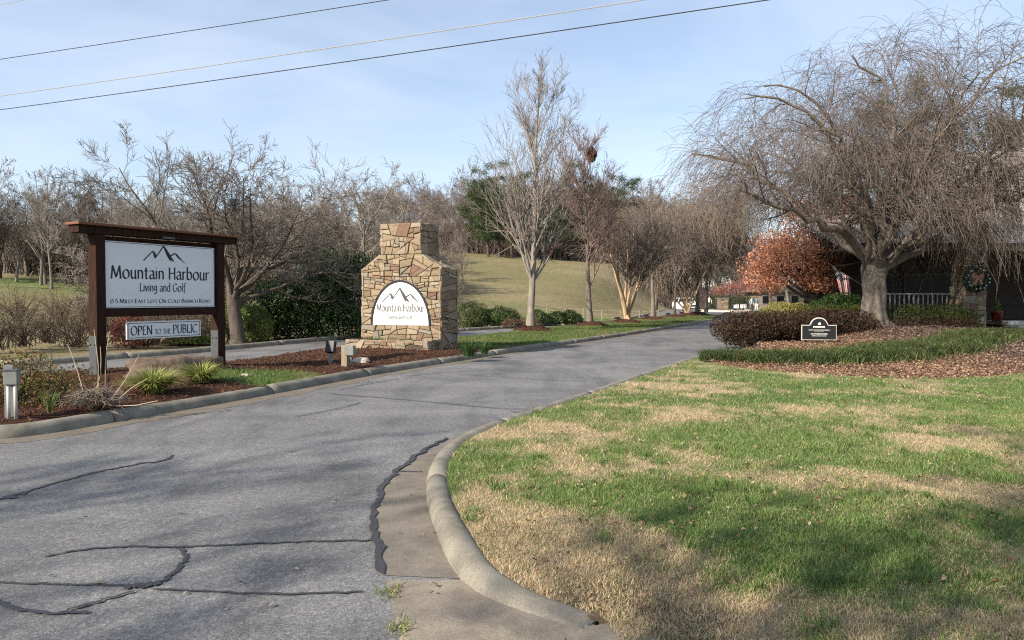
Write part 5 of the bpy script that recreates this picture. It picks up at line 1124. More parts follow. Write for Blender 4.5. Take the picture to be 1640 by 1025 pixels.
# stone pillar, battered on its left side
cb_l, cb_r, ct_l, pt_ = hxp(1536, 29.8), hxp(1580, 29.8), hxp(1556, 29.8), 4.65
core_ = MB().prism([(cb_l + .05, 0), (cb_r - .05, 0), (cb_r - .05, pt_ - .05), (ct_l + .05, pt_ - .05)], -1.15, -.15).build('stone_pillar', MORTAR, house)
rg = random.Random(9)
stones(core_, [(cb_l, 0), (cb_r, 0), (cb_r, pt_), (ct_l, pt_)], 44, ((0, -1.15, 0), EX, EZ, (0, -1, 0)), rg, .05, 1.7)
stones(core_, [(.15, 0), (1.2, 0), (1.2, pt_), (.15, pt_)], 34, ((cb_r - .05, 0, 0), (0, -1, 0), EZ, (1, 0, 0)), rg, .05, 1.8)
sv = Vector((ct_l - cb_l, 0, pt_)); svl = sv.length; sv.normalize()
stones(core_, [(.15, 0), (1.2, 0), (1.2, svl), (.15, svl)], 30, ((cb_l + .05, 0, 0), (0, -1, 0), tuple(sv), (-sv.z, 0, sv.x)), rg, .05, 1.8)
# railing
rail = MB().box(((hxp(1391) + hxp(1536)) / 2, -.35, 1.79), (hxp(1536) - hxp(1391), .09, .06)).build('railing', TRIM, house)
MB().box(((hxp(1391) + hxp(1536)) / 2, -.35, .86), (hxp(1536) - hxp(1391), .06, .06)).build('lower_rail', TRIM, rail)
bal = None
for k in range(19):
    x = hxp(1396) + k * (hxp(1531) - hxp(1396)) / 18
    if bal is None: bal = MB().box((0, 0, 0), (.045, .045, .87)).build('baluster', TRIM, rail, loc=(x, -.35, 1.325))
    else:
        c_ = bal.copy(); C.objects.link(c_); c_.location = (x, -.35, 1.325)
# step and its stone foot
st_x0, st_x1 = hxp(1580) + .02, xr
MB().box(((st_x0 + st_x1) / 2, -.6, PF - .08), (st_x1 - st_x0, 1.5, .16)).build('porch_step', SLAB, house, bevel=.015)
MB().box(((st_x0 + st_x1) / 2, -1.5, PF - .25), (st_x1 - st_x0, .9, .16)).build('lower_step', SLAB, house, bevel=.015)
ft = MB().box(((st_x0 + st_x1) / 2, -1.42, (PF - .33) / 2), (st_x1 - st_x0 - .1, .8, PF - .34)).build('step_foot', MORTAR, house)
stones(ft, [(st_x0, 0), (st_x0 + 5, 0), (st_x0 + 5, PF - .34), (st_x0, PF - .34)], 22, ((0, -1.80, 0), EX, EZ, (0, -1, 0)), rg, .05, 2.2)
# lantern fixed to the pillar
lx_ = hxp(1568, 29.6); lan = MB().lathe([(.02, .5), (.05, .46), (.15, .36), (.16, .34)], (lx_, -1.46, 2.98), 8).lathe([(.11, .0), (.13, .02), (.05, -.06)], (lx_, -1.46, 2.98), 8)
for k in range(4): a = k * math.pi / 2 + .4; lan.tube([(lx_ + .11 * math.cos(a), -1.46 + .11 * math.sin(a), 2.95), (lx_ + .14 * math.cos(a), -1.46 + .14 * math.sin(a), 3.3)], .012, 4)
lan.box((lx_, -1.30, 3.38), (.05, .26, .04)); lo = lan.build('lantern', BLACKP, house)
MB().lathe([(.085, .02), (.115, .33)], (lx_, -1.46, 2.98), 8).build('lantern_glass', mat('lamp_glass', (.25, .26, .26), (.2, .2, .2), 5, .15, 0), lo)

# wreath hung on the pillar
wc = Vector((X(1562, 29.7), HY - 1.28, Z(446, 29.7)))
wr = thing('wreath', 'green christmas wreath with pale baubles and bow on the stone pillar', 'wreath', wc)
rng = np.random.default_rng(14); n = 2600; a = rng.uniform(0, 2 * np.pi, n); b = rng.uniform(0, 2 * np.pi, n); rr = .13 * rng.uniform(.4, 1.1, n)
Q = np.c_[(.43 + rr * np.cos(b)) * np.cos(a), -.08 + rr * np.sin(b) * .7, (.43 + rr * np.cos(b)) * np.sin(a)]
link('greenery', cards('greenery', Q, .085, palette(rng, n, [(.03, .075, .035), (.05, .10, .05), (.02, .05, .03)]), rng, 0, .3, .2), NEEDLE, wr)
BAUB = mat('bauble', (.62, .66, .66), (.55, .58, .58), 5, .25, 0, metal=.3); bau = None
for k in range(18):
    a = k * 2 * math.pi / 18 + rw.uniform(-.1, .1); p = (math.cos(a) * (.43 + rw.uniform(-.07, .07)), -.19, math.sin(a) * (.43 + rw.uniform(-.07, .07)))
    if bau is None: bau = MB().lathe([(.005, -.035), (.025, -.025), (.035, 0), (.025, .025), (.005, .035)], k=8).build('bauble', BAUB, wr, loc=p, smooth=True)
    else: c_ = bau.copy(); C.objects.link(c_); c_.location = p
BOW = mat('bow_cloth', (.48, .26, .17), (.36, .12, .09), 6, .7, .1, .004)
bw = MB()
for sx in (-1, 1):
    bw.add([(0, -.2, .10), (sx * .20, -.22, .24), (sx * .25, -.17, .10), (sx * .19, -.22, .0), (0, -.24, .05)], [(0, 1, 2, 3, 4)])
    bw.add([(0, -.21, .06), (sx * .05, -.21, .06), (sx * .20, -.2, -.22), (sx * .10, -.2, -.26)], [(0, 1, 2, 3)])
bw.box((0, -.22, .07), (.08, .06, .09)); bw.build('bow', BOW, wr)
# potted shrub on the step
pc = Vector((X(1597, 30.0), 30.0, PF))
po = thing('potted_shrub', 'small green cone shrub in dark red pot on the porch step', 'potted plant', pc)
MB().lathe([(.15, 0), (.22, .34), (.25, .35), (.25, .40), (.21, .40), (.20, .36)], k=18).build('pot', mat('red_glaze', (.16, .018, .018), (.11, .014, .014), 5, .3, 0), po, smooth=True)
n = 1500; h_ = rng.uniform(0, 1, n); a = rng.uniform(0, 6.28, n); r = .2 * (1 - h_ * .85) * rng.uniform(.6, 1.05, n)
link('foliage', cards('foliage', np.c_[r * np.cos(a), r * np.sin(a), .38 + h_ * .55], .05, palette(rng, n, [(.10, .17, .04), (.07, .12, .03), (.15, .20, .06)]), rng, 0, .4, .3), LEAF, po)

# flag on its slanted pole
fp = Vector((X(1386, 30.9) - .05, 30.75, 2.05))
fl = thing('flag', 'limp striped national flag hanging from a slanted pole on the porch post', 'flag', fp)
tip = Vector((-1.55, -.35, .85)); MB().tube([(0, 0, 0), tuple(tip)], .014, 6).build('flag_pole', TRIM, fl)
RED = mat('flag_red', (.34, .03, .04), (.26, .025, .03), 5, .8, 0); WHT = mat('flag_white', (.62, .60, .58), (.54, .52, .50), 5, .8, 0); BLU = mat('flag_blue', (.02, .03, .10), (.015, .022, .07), 5, .8, 0)
nu, nv_ = 26, 26; V, F, MI = [], [], []
for iu in range(nu + 1):
    for iv in range(nv_ + 1):
        u1, v1 = iu / nu, iv / nv_                      # u along the fly, v across the hoist
        hp = tip * (1 - v1 * .50)                       # along the pole
        drop = u1 * 1.15; sway = .10 * math.sin(v1 * 13 + u1 * 2) * u1 ** .5
        V.append((hp.x * (1 - .28 * u1) - .10 * u1 + sway * .6, hp.y * (1 - .22 * u1) + sway, hp.z - drop * (.92 - .1 * v1)))
for iu in range(nu):
    for iv in range(nv_):
        a0 = iu * (nv_ + 1) + iv; F.append((a0, a0 + 1, a0 + nv_ + 2, a0 + nv_ + 1))
        stripe = int(iv * 13 / nv_)
        if iv < nv_ * 7 / 13 and iu < nu * .4: MI.append(1 if (iu % 2 == 1 and iv % 2 == 1) else 2)
        else: MI.append(stripe % 2)
me = bpy.data.meshes.new('cloth'); me.from_pydata(V, [], F); me.polygons.foreach_set('material_index', MI); me.polygons.foreach_set('use_smooth', [True] * len(F))
link('cloth', me, [RED, WHT, BLU], fl)

# black plaque on the bed
pz = Vector((X(1312, 22.6), 22.6, float(bed_z(np.array([X(1312, 22.6)]), np.array([22.6]))[0])))
pq = thing('plaque_sign', 'black plaque with arched top and pale border in front of the purple hedge', 'sign', pz, R_(-8))
W_ = .51
def plaque(s, g=0.):
    w2 = W_ - g; q = [(-w2, .10 + g), (w2, .10 + g), (w2, .56 - g), (.27 - g * .3, .56 - g)] + [(.0 + (.25 - g) * math.cos(R_(a)), .57 - g + (.22 - g * .6) * math.sin(R_(a))) for a in range(15, 166, 15)] + [(-.27 + g * .3, .56 - g), (-w2, .56 - g)]
    return q
MB().prism(plaque(1), -.02, .02).build('border', mat('plaque_border', (.62, .60, .55), (.52, .50, .46), 9, .5, 0), pq)
pb = MB().prism(plaque(1, .018), -.028, .0).build('face', BLACKP, pq)
for sx in (-.38, .38): MB().box((sx, .03, .04), (.07, .05, .24)).build('leg', BLACKP, pq)
PLT = mat('plaque_letter', (.72, .71, .66), (.64, .63, .58), 9, .5, 0); tx_ = MB(); rg = random.Random(2)
def words(z, x0, x1, h):
    x = x0
    while x < x1 - .01:
        ww = min(rg.uniform(.012, .03), x1 - x); tx_.box((x + ww / 2, -.0295, z), (ww, .003, h * rg.uniform(.75, 1.1))); x += ww + (.004 if rg.random() < .8 else .014)
words(.50, -.17, .18, .045); words(.405, -.30, .31, .018); words(.355, -.14, .14, .006); words(.285, -.24, .25, .026); words(.225, -.20, .22, .015)
tx_.build('lettering', PLT, pb)['kind'] = 'stuff'
MB().prism([(-.035, .56), (.05, .56), (.045, .66), (.03, .60), (.015, .65), (-.005, .61), (-.03, .64), (-.02, .60)], -.031, -.0285).build('crest', PLT, pb)

# ================================================================== SMALL THINGS ON THE MEDIAN
def gm(px, py, z=.2): p = G(px, py, z); return Vector((p.x, p.y, float(median_z(np.array([p.x]), np.array([p.y]))[0])))
GREYP = mat('grey_plastic', (.20, .205, .205), (.15, .155, .155), 9, .55, .1, .002); PVC = mat('white_pipe', (.46, .46, .45), (.38, .38, .37), 9, .5, 0); PTW = mat('treated_post', (.29, .235, .165), (.20, .16, .115), 7, .85, .4, .006, stretch=(3, 3, .5))
e = thing('electrical_box', 'grey electrical box on two white conduits at the left edge', 'utility box', gm(16, 664), .2)
MB().box((-.02, .05, .32), (.10, .05, .64)).build('board', GREYP, e, bevel=.004); MB().box((.035, -.02, .50), (.15, .10, .17)).build('box', GREYP, e, bevel=.01)
MB().box((.035, -.02, .59), (.165, .115, .018)).build('lid', GALV, e, bevel=.004)
for sx in (.0, .075): MB().tube([(sx, -.03, -.03), (sx, -.03, .42)], .020, 10).build('conduit', PVC, e, smooth=True)
e = thing('junction_post', 'pale timber post with grey junction box before the stone monument', 'utility box', gm(553, 585), -.25)
MB().box((0, 0, .20), (.13, .11, .48)).build('post', PTW, e, bevel=.006); MB().box((.13, -.02, .335), (.19, .13, .20)).build('box', GREYP, e, bevel=.012); MB().tube([(.15, -.02, -.03), (.15, -.02, .25)], .02, 8).build('conduit', GALV, e, smooth=True)
e = thing('floodlight', 'black floodlight on short stem left of the junction post', 'floodlight', gm(529, 581), -.5)
MB().tube([(0, 0, -.03), (0, 0, .22)], .045, 10).build('stem', GREYP, e)
fh = MB().box((0, 0, 0), (.20, .12, .26)).build('lamp_head', BLACKP, e, loc=(0, .02, .36), bevel=.012); fh.rotation_euler = (R_(-18), 0, .3)
MB().box((0, .065, 0), (.16, .012, .21)).build('lens', mat('lens_glass', (.05, .055, .06), (.04, .04, .05), 5, .1, 0), fh)
# low black spots at the median trees
first = None
sl_lab = {'a': 'small black spotlight at the foot of the tallest median tree', 'b': 'small black spotlight at the foot of the nest tree', 'c': 'small black spotlight at the foot of the large crape myrtle', 'd': 'small black spotlight by the forked tree right of the crape myrtle', 'e': 'small black spotlight by the slim dark trunk', 'f': 'small black spotlight by the smaller crape myrtle'}
for k, lab in sl_lab.items():
    x, y = MTP[k]; px_, py_ = x - .55, y - .35; z = float(median_z(np.array([px_]), np.array([py_]))[0])
    if first is None:
        o = first = thing('spotlight', lab, 'spotlight', (px_, py_, z), .4, 'spotlights at the median trees')
        MB().tube([(0, 0, -.05), (0, 0, .12)], .018, 6).build('stake', BLACKP, o); MB().box((0, 0, .15), (.34, .13, .09)).build('lamp_head', BLACKP, o, bevel=.015)
    else: o = copy_tree(first); o.location = (px_, py_, z); o['label'] = lab
def rock(name, c, r, label, m, seed, cat='rock'):
    bm = bmesh.new(); bmesh.ops.create_icosphere(bm, subdivisions=4, radius=1)
    for v in bm.verts:
        p = v.co.copy(); n = fbm(np.array([p.x * 1.4 + seed]), np.array([p.y * 1.4 + p.z * 1.9]), seed, 5)[0]
        k = .72 + .55 * n
        f = max(abs(p.x), abs(p.y), abs(p.z)); v.co = Vector((p.x * r[0], p.y * r[1], p.z * r[2])) * k / (f ** .35)
    me = bpy.data.meshes.new(name); bm.to_mesh(me); bm.free(); me.polygons.foreach_set('use_smooth', [True] * len(me.polygons))
    return tag(link(name, me, m, loc=c), label, cat)
BOUL = mat('boulder', (.17, .125, .09), (.05, .038, .03), 4.5, .95, .9, .05); c_ = gm(272, 607)
bo = rock('boulder', (c_.x - .12, c_.y + .45, c_.z + .0), (.88, .42, .29), 'long low brown boulder behind the timber sign posts', BOUL, 3); bo.rotation_euler = (0, .02, ang - .35)
c_ = gm(578, 578); rock('stone', (c_.x, c_.y, c_.z + .03), (.19, .13, .08), 'small pale stone lying in mulch before the monument', mat('pale_stone', (.48, .44, .38), (.36, .32, .27), 6, .9, .5, .01), 8)
c_ = gm(393, 605); rock('stone', (c_.x, c_.y, c_.z + .02), (.07, .05, .03), 'tiny pale stone at the edge of the median grass patch', MATS['pale_stone'], 9)

def tuft(name, px, py, n, h, spread, cols, label, cat, seed, wd=.012, lean=(.7, 1.7), group=None):
    rng = np.random.default_rng(seed); c = gm(px, py); N = 6; az = rng.uniform(0, 6.283, n); ln = rng.uniform(*lean, n); H = h * rng.uniform(.6, 1.1, n); r0 = rng.uniform(0, .35, n) * spread
    t = np.linspace(0, 1, N)[None]; rad = r0[:, None] + (ln * H)[:, None] * t ** 1.5; zz = H[:, None] * (1.5 * t - .9 * t ** 2 * np.minimum(ln, 1.5)[:, None] * .8)
    P = np.stack([np.cos(az)[:, None] * rad, np.sin(az)[:, None] * rad, np.maximum(zz, .01 * 1 + 0 * zz)], -1)
    sd = np.stack([-np.sin(az), np.cos(az), np.zeros(n)], -1)[:, None] * (wd / 2 * np.array([.7, 1, 1, .9, .6, .1]))[None, :, None]
    V = np.stack([P - sd, P + sd], 2).reshape(-1, 3); b = (np.arange(n) * N * 2)[:, None] + (np.arange(N - 1) * 2)[None]
    F = np.stack([b, b + 1, b + 3, b + 2], -1).reshape(-1, 4); cc = np.repeat(palette(rng, n, cols), N * 2, 0)
    return tag(link(name, mesh_np(name, V, F, col=cc), GRASS, loc=c), label, cat, group)
lg = [(.34, .35, .10), (.24, .28, .07), (.42, .40, .16), (.16, .21, .05)]
tuft('grass_clump', 246, 627, 1000, .37, .45, lg, 'large yellow green grass clump in front of the boulder', 'ornamental grass', 1, .014, (.6, 1.55), group='grass clumps by the timber sign')
tuft('grass_clump', 322, 614, 800, .34, .4, lg, 'yellow green grass clump beside the right post', 'ornamental grass', 2, .014, (.6, 1.55), group='grass clumps by the timber sign')
tuft('grass_tuft', 80, 656, 60, .25, .1, [(.12, .17, .05), (.2, .22, .08)], 'thin green tuft in the mulch left of the dry plant', 'grass tuft', 4, .008, (.2, .8))
tuft('liriope_clump', 752, 567, 260, .34, .5, [(.05, .10, .03), (.07, .13, .04), (.04, .07, .025)], 'dark green strap leaved clump at the right foot of the monument', 'plant', 5, .018, (.3, 1.1))
tuft('liriope_clump', 776, 562, 160, .28, .3, [(.05, .10, .03), (.07, .13, .04)], 'smaller dark green clump on the kerb right of monument', 'plant', 6, .018, (.3, 1.1))
# dead plant at the foot of the left post
c_ = gm(150, 648); dp = thing('dead_plant', 'grey mound of dead stems with pale dry stalks before the left post', 'dead plant', c_); rng = np.random.default_rng(6); n = 420
az = rng.uniform(0, 6.283, n); rr = rng.uniform(.05, .6, n); P = np.zeros((n, 6, 3)); d_ = rng.normal(0, 1, (n, 3)); pos = np.stack([np.cos(az) * rr * .48, np.sin(az) * rr * .38, .22 * (1 - (rr / .8) ** 2) + rng.uniform(0, .05, n)], 1); d_[:, 2] *= .2
for j in range(6):
    P[:, j] = pos; d_ = nrm(d_ + rng.normal(0, .5, (n, 3)) * np.array([1, 1, .4])); pos = pos + d_ * .055; pos[:, 2] = np.maximum(pos[:, 2] * .93, .01)
link('dead_stems', join_tubes('dead_stems', [(P, np.full((n, 6), .0035), 3)]), mat('dead_stem', (.27, .22, .17), (.15, .12, .095), 6, .9, 0), dp)
stk = [((-.10, 0, .1), (-.22, 0, .55), (-.34, .02, .85)), ((.06, 0, .1), (.07, 0, .6), (.02, 0, 1.05)), ((.12, .05, .1), (.14, .05, .7), (.20, .05, 1.02)), ((.22, 0, .1), (.45, -.05, .38), (.66, -.1, .72)), ((.3, 0, .1), (.5, .0, .27), (.72, .0, .40)), ((.35, -.1, .05), (.62, -.12, .06), (.9, -.12, .12)), ((-.02, .02, .1), (.10, .02, .5), (.10, 0, .82))]
for q in stk:
    s_ = MB().tube([tuple(p) for p in poly3(q, 5)], [.007, .0065, .006, .005, .004], 5).build('dry_stalk', mat('straw_stalk', (.50, .40, .28), (.38, .29, .20), 6, .85, 0), dp)
# rusty shrub by the electrical box and thin sprigs
c_ = gm(30, 645); shrub('rusty_shrub', [(c_.x - .25, c_.y + .3, c_.z + .36, .62, .6, .42), (c_.x + .35, c_.y + .2, c_.z + .26, .5, .5, .32), (c_.x - .9, c_.y + .1, c_.z + .35, .6, .6, .42)], 6500, .045, [(.13, .12, .035), (.20, .13, .04), (.09, .10, .03), (.26, .13, .05), (.06, .075, .025)], 'rusty green shrub at the left edge by the electrical box', seed=81, base_z=c_.z - .02, shell=.7, rough=.4)
c_ = gm(78, 618); rng = np.random.default_rng(4); base = np.zeros((1, 3, 3)); base[0, :, 2] = (0, .03, .06); Pa, Ra = grow(rng, base, np.full((1, 3), .012), 5, (.3, 1), (5, 30), L=.5, Lt=0, N=6, wan=.1, rf=.6, rmin=.004); Pb, Rb = grow(rng, Pa, Ra, 4, (.3, 1), (25, 50), Lrel=.3, N=4, wan=.15, rmin=.003)
tag(link('bare_sprig', join_tubes('bare_sprig', [(Pa, Ra, 4), (Pb, Rb, 3)]), BARKD, loc=c_), 'thin bare sprig in mulch between rusty shrub and timber post', 'plant')

# ================================================================== FAR END OF THE DRIVE
IY = 92.0; ix = X(1163, IY)
ring = np.array([(ix + 3.35 * math.cos(a), IY + 5.4 * math.sin(a), 0) for a in np.linspace(0, 2 * math.pi, 80)])
kerb('island_kerb', ring, 1, mat_=concrete('pale_kerb', (.62, .58, .50), (.5, .46, .40), (.35, .32, .28)), height=.2, width=.35, seg=4.)
sheet('island', [tuple(p[:2]) for p in ring], .15, mat('island_mulch', (.18, .085, .05), (.09, .075, .03), 1.2, .95, .5, .05))
gb = thing('gate_block', 'square tan stone gate block on the far island', 'stone block', (X(1157, 88.5), 88.5, .1))
cor = MB().box((0, 0, .70), (1.22, .5, 1.5)).build('core', MORTAR, gb); rg = random.Random(5)
stones(gb, [(-.66, 0), (.66, 0), (.66, 1.5), (-.66, 1.5)], 16, ((0, -.25, 0), EX, EZ, (0, -1, 0)), rg, .05, 1.5); MB().box((0, 0, 1.52), (1.45, .75, .12)).build('cap', SM[3], gb, bevel=.02)
for k, px in enumerate((1178.5, 1190.5)):
    wb = thing('white_box', ('left white notice box on the far island', 'right white notice box on the far island')[k], 'notice box', (X(px, 89), 89, .12))
    MB().box((0, 0, .55), (.72, .12, .5)).build('board', PANEL2, wb, bevel=.01)
    for sx in (-.25, .25): MB().box((sx, 0, .16), (.06, .06, .34)).build('leg', TRIM, wb)
shrub('dark_hedge', [(X(px, 94), 94, 1.0, 1.5, .8, .9) for px in (1150, 1165, 1182, 1198)], 5000, .14, dg, 'dark clipped hedge across the back of the far island', 'hedge', seed=83, base_z=.12)
GREYT = mat('gatehouse_wall', (.24, .195, .14), (.18, .145, .10), 3, .8, .1, .01)
gh_ = thing('gatehouse', 'low tan gatehouse half hidden behind the last weeping tree', 'building', (X(1240, 110), 110, 0))
MB().box((0, 0, 1.3), (7, 5, 2.6)).build('wall', GREYT, gh_); MB().prism([(-4.2, 2.55), (4.2, 2.55), (2.8, 3.7), (-2.8, 3.7)], -3.1, 3.1).build('roof', mat('gatehouse_roof', (.18, .15, .12), (.12, .10, .085), 3, .9, .2, .02), gh_)
for sx in (-2.1, 0, 2.1): f_ = MB().box((sx, -2.52, 1.4), (1.2, .08, 1.3)).build('window', TRIM, gh_); MB().box((sx, -2.57, 1.4), (1.0, .03, 1.1)).build('pane', MATS['porch_glass'], f_)

# white car coming down the far carriageway
def car(loc, rz):
    c = thing('car', 'white sport utility car parked beyond the median trees', 'car', loc, rz)
    paint = mat('car_white', (.78, .78, .77), (.74, .74, .73), 2, .25, 0, spec=.5); glass = mat('car_glass', (.015, .018, .02), (.02, .022, .025), 2, .05, 0, spec=.7); black = BLACKP
    # sections along the length (front is -y): (y, half width, bottom, belt)
    sec = [(-2.28, .72, .42, .74), (-2.20, .84, .30, .90), (-1.9, .90, .26, .98), (-1.0, .92, .26, 1.06), (0, .93, .26, 1.08), (1.2, .92, .26, 1.08), (2.0, .90, .28, 1.06), (2.25, .82, .36, .98)]
    V, F = [], []
    for y, hw_, zb, zt in sec:
        V += [(-hw_ * .92, y, zb), (-hw_, y, zb + .18), (-hw_, y, zt - .16), (-hw_ * .93, y, zt), (hw_ * .93, y, zt), (hw_, y, zt - .16), (hw_, y, zb + .18), (hw_ * .92, y, zb)]
    m = 8
    for k in range(len(sec) - 1): F += [(k * m + i, k * m + (i + 1) % m, (k + 1) * m + (i + 1) % m, (k + 1) * m + i) for i in range(m)]
    F += [tuple(range(m)), tuple(range((len(sec) - 1) * m + m - 1, (len(sec) - 1) * m - 1, -1))]
    body = MB().add(V, F).build('body', paint, c, smooth=False, bevel=.02)
    cab = [(-1.05, .84, 1.05), (-.35, .68, 1.62), (1.5, .68, 1.64), (2.1, .78, 1.05)]
    V, F = [], []
    for y, hw_, z in cab: V += [(-hw_, y, z), (hw_, y, z)]
    g = MB().add([(-.84, -1.05, 1.05), (.84, -1.05, 1.05), (.66, -.38, 1.60), (-.66, -.38, 1.60), (-.66, 1.52, 1.62), (.66, 1.52, 1.62), (.8, 2.1, 1.04), (-.8, 2.1, 1.04)], [(0, 1, 2, 3), (3, 2, 5, 4), (4, 5, 6, 7), (0, 3, 4, 7), (1, 6, 5, 2)]).build('windows', glass, c)
    MB().box((0, .58, 1.645), (1.34, 2.0, .06)).build('roof', paint, c, bevel=.025)
    for sx in (-1, 1):
        MB().tube([(sx * .85, -1.06, 1.05), (sx * .67, -.38, 1.62)], .035, 5).build('pillar', paint, c); MB().tube([(sx * .8, 2.08, 1.05), (sx * .67, 1.52, 1.63)], .05, 5).build('pillar', paint, c); MB().tube([(sx * .86, .35, 1.06), (sx * .675, .35, 1.62)], .03, 5).build('pillar', paint, c)
        MB().box((sx * .64, -2.22, .78), (.34, .10, .16)).build('headlight', mat('head_lamp', (.55, .58, .6), (.5, .5, .5), 4, .1, 0), c, bevel=.02)
        MB().box((sx * 1.0, -.95, 1.12), (.2, .1, .14)).build('mirror', paint, c, bevel=.02)
        for y in (-1.42, 1.42):
            w_ = MB(); w_.lathe([(.20, -.10), (.33, -.11), (.36, -.07), (.36, .07), (.33, .11), (.20, .10)], k=18); wo = w_.build('wheel', black, c, loc=(sx * .84, y, .36)); wo.rotation_euler = (0, math.pi / 2, 0)
            MB().lathe([(.05, .115), (.20, .108), (.21, .0), (.21, -.108), (.05, -.115)], k=10).build('rim', GALV, wo)
    MB().box((0, -2.27, .70), (.84, .05, .2)).build('grille', black, c, bevel=.01); MB().box((0, -2.24, .42), (1.3, .08, .13)).build('bumper_intake', black, c, bevel=.01); MB().box((0, -2.305, .52), (.32, .02, .14)).build('number_plate', PANEL2, c)
    return c
car((X(1098, 93), 93, 0.0), R_(12))

# people standing on the drive
def person(loc, rz, label, shirt, trouser, seed=0, arm=.12):
    sk = mat('skin', (.48, .30, .21), (.42, .26, .18), 4, .6, 0); hr = mat('hair', (.03, .022, .018), (.05, .035, .025), 9, .8, 0); sh = mat('shoe', (.02, .02, .02), (.03, .03, .03), 9, .6, 0)
    J, E, Rd, T = [], [], [], []
    def j(p, r, t, par=None):
        J.append(p); Rd.append(r); T.append(t)
        if par is not None: E.append((par, len(J) - 1))
        return len(J) - 1
    pel = j((0, 0, .95), (.16, .11), 1); wa = j((0, .01, 1.10), (.145, .10), 2, pel); ch = j((0, .0, 1.32), (.17, .115), 2, wa); ns = j((0, .01, 1.47), (.09, .08), 2, ch); nk = j((0, -.005, 1.54), (.055, .055), 0, ns)
    hd = j((0, -.02, 1.63), (.075, .09), 0, nk); h2 = j((0, -.015, 1.71), (.07, .085), 3, hd)
    nose = j((0, -.115, 1.635), (.012, .015), 0, hd)
    for s in (-1, 1):
        a = j((s * .17, .0, 1.42), (.062, .062), 2, ns); b = j((s * (.20 + arm), .02, 1.16), (.048, .048), 2, a); c = j((s * (.20 + arm * .7), -.08, .93), (.033, .033), 0, b); d = j((s * (.20 + arm * .7), -.10, .85), (.038, .022), 0, c)
        for f in range(4): q = j((s * (.20 + arm * .7), -.125 + f * .018, .79 - .004 * (f % 2)), (.009, .009), 0, d); j((s * (.195 + arm * .7), -.128 + f * .018, .745 + .008 * (f in (0, 3))), (.008, .008), 0, q)
        q = j((s * (.195 + arm * .7), -.15, .83), (.010, .010), 0, c); j((s * (.185 + arm * .7), -.165, .79), (.009, .009), 0, q)
        hp = j((s * .095, 0, .86), (.098, .10), 1, pel); kn = j((s * .105, -.015, .50), (.062, .064), 1, hp); an = j((s * .11, .02, .10), (.045, .05), 1, kn); j((s * .115, -.14, .035), (.045, .03), 4, an)
    me = bpy.data.meshes.new('body'); me.from_pydata(J, E, []); o = bpy.data.objects.new('tmp', me); C.objects.link(o)
    md = o.modifiers.new('Skin', 'SKIN'); sv_ = me.skin_vertices[0].data
    for k, r in enumerate(Rd): sv_[k].radius = r
    sv_[0].use_root = True; o.modifiers.new('Sub', 'SUBSURF').levels = 1; o.modifiers['Sub'].render_levels = 1
    dg_ = bpy.context.evaluated_depsgraph_get(); m2 = bpy.data.meshes.new_from_object(o.evaluated_get(dg_)); bpy.data.objects.remove(o)
    m2.materials.clear(); Jn = np.array(J)
    for p in m2.polygons: p.material_index = T[int(np.argmin(((Jn - np.array(p.center)) ** 2).sum(1)))]; p.use_smooth = True
    body = link('person', m2, [sk, mat('trouser_%d' % seed, trouser), mat('shirt_%d' % seed, shirt), hr, sh], loc=loc, rz=rz)
    for s in (-1, 1): MB().lathe([(.002, -.011), (.011, 0), (.002, .011)], k=6).build('eye', BLACKP, body, loc=(s * .032, -.098, 1.655))
    hm = MB().lathe([(.085, 1.66), (.098, 1.70), (.09, 1.755), (.05, 1.79), (.01, 1.80)], (0, .012, 0), 12).build('hair', hr, body, smooth=True)
    return tag(body, label, 'person')
person((X(1204, 86), 86, 0), .5, 'person in pale top and dark trousers on the far drive', (.45, .55, .62), (.08, .10, .13), 1)
person((X(1211.5, 85), 85, 0), -.6, 'person in dark top and white trousers on the far drive', (.10, .16, .20), (.72, .70, .66), 2, .16)
person((X(1136, 90), 90, .15), .2, 'person in white shirt beside the far island', (.75, .75, .74), (.05, .05, .06), 3)

# split rail fence across the field
fx = [(X(px, 58), 58) for px in (846, 876, 905, 934, 964, 994, 1024, 1054)]; RAILM = mat('rail_timber', (.27, .235, .185), (.18, .155, .12), 4, .9, .3, .01)
fn = thing('rail_fence', 'low pale split rail fence crossing the field behind the median', 'fence', (fx[0][0], 58, 0))
for k, (x, y) in enumerate(fx):
    z = hland(x, y); MB().box((x - fx[0][0], 0, float(z) + .30), (.11, .11, .8)).build('post', RAILM, fn, bevel=.01)
    if k < len(fx) - 1:
        x2 = fx[k + 1][0]; z2 = float(hland(x2, y))
        for h_ in (.28, .58): MB().tube([(x - fx[0][0], .02, float(z) + h_), (x2 - fx[0][0], -.02, z2 + h_)], .035, 5).build('rail', RAILM, fn)
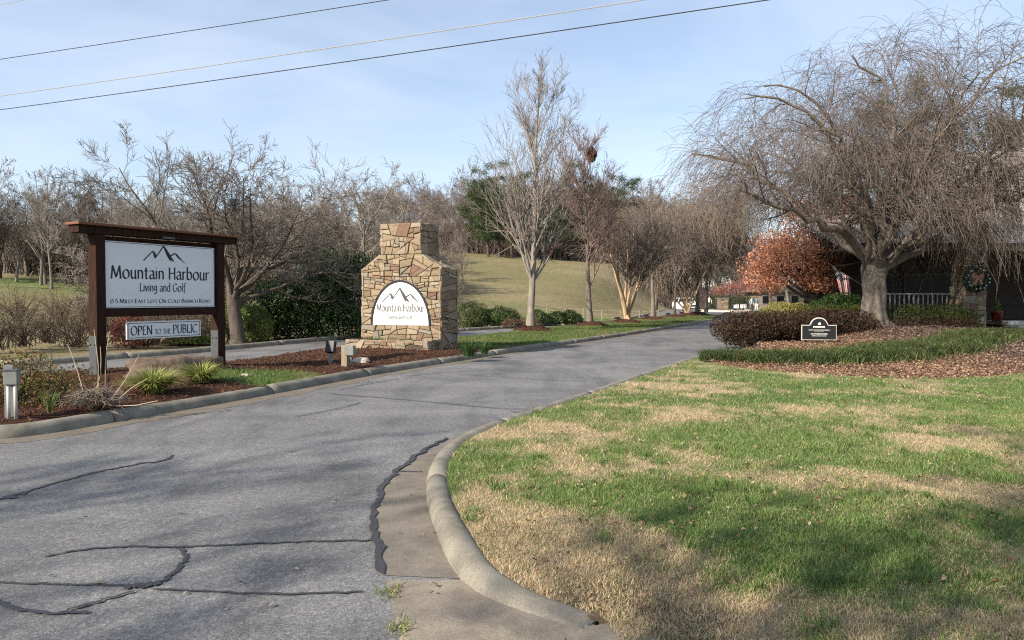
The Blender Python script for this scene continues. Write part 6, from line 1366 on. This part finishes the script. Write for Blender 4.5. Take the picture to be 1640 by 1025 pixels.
# pale cut bank among the left wood
bk = MB(); xb = [X(px, 64) for px in (20, 50, 80, 112)]; zb = [Z(384, 64), Z(378, 64), Z(376, 64), Z(386, 64)]
V = []; hb0 = [float(hland(x, 64)) for x in xb]
for k in range(4): V += [(xb[k], 63.2, zb[k] - 1.0), (xb[k], 64.4, zb[k]), (xb[k], 67, zb[k] - .1), (xb[k], 63.0, hb0[k] - .5)]
bk.add(V, [(k * 4 + a, k * 4 + b, k * 4 + 4 + b, k * 4 + 4 + a) for k in range(3) for a, b in ((3, 0), (0, 1), (1, 2))]); bk.build('sand_bank', mat('pale_sand', (.50, .42, .30), (.34, .27, .19), 1.5, .95, .6, .1), None)['kind'] = 'structure'

# ================================================================== POWER LINES
WIRE = mat('black_cable', (.03, .03, .032), (.04, .04, .042), 9, .6, 0); WIREL = mat('bare_cable', (.42, .41, .39), (.32, .31, .30), 9, .5, 0, metal=.3)
wires = [((0, 180), (1225, 0), 8.0, .013, WIRE, 'lowest black power line crossing the sky'), ((0, 158), (1020, 0), 8.9, .015, WIREL, 'pale twisted cable between the two black power lines'), ((0, 98), (608, 0), 10.0, .012, WIRE, 'upper black power line at the top left'), ((0, 12), (77, 0), 11.3, .008, WIREL, 'faint thin wire in the top left corner')]
PLX, PRX = -44., 46.
for p0, p1, z, r, m_, lab in wires:
    a, b = ray(*p0), ray(*p1); A0 = a * ((z - CAM_Z) / a.z); B0 = b * ((z - CAM_Z) / b.z); dx = B0 - A0
    if lab.startswith('faint'): dx = Vector((23., -9.5, 0))
    s = dx.y / dx.x; pts = []
    sag = .6; f = lambda x: ((x - PLX) / (PRX - PLX)); mid0, mid1 = f(A0.x), f(A0.x + dx.x)
    for k in range(61):
        x = PLX + (PRX - PLX) * k / 60; t = k / 60; pts.append((x, A0.y + (x - A0.x) * s, z - sag * 4 * t * (1 - t) + sag * 4 * (mid0 + mid1) / 2 * (1 - (mid0 + mid1) / 2)))
    tag(MB().tube(pts, r, 5).build('power_line', m_), lab, 'power line', 'power lines')
for k, x in enumerate((PLX, PRX)):
    y = 25.4 + (x + 17.6) * -.413; p = thing('utility_pole', ('timber utility pole beyond the left edge', 'timber utility pole beyond the right edge')[k], 'utility pole', (x, y, float(hland(x, y)) - .2))
    MB().lathe([(.17, 0), (.11, 12.4)], k=10).build('pole', BARKD, p); MB().box((0, 0, 11.2), (.12, 2.4, .12)).build('cross_arm', BARKD, p)
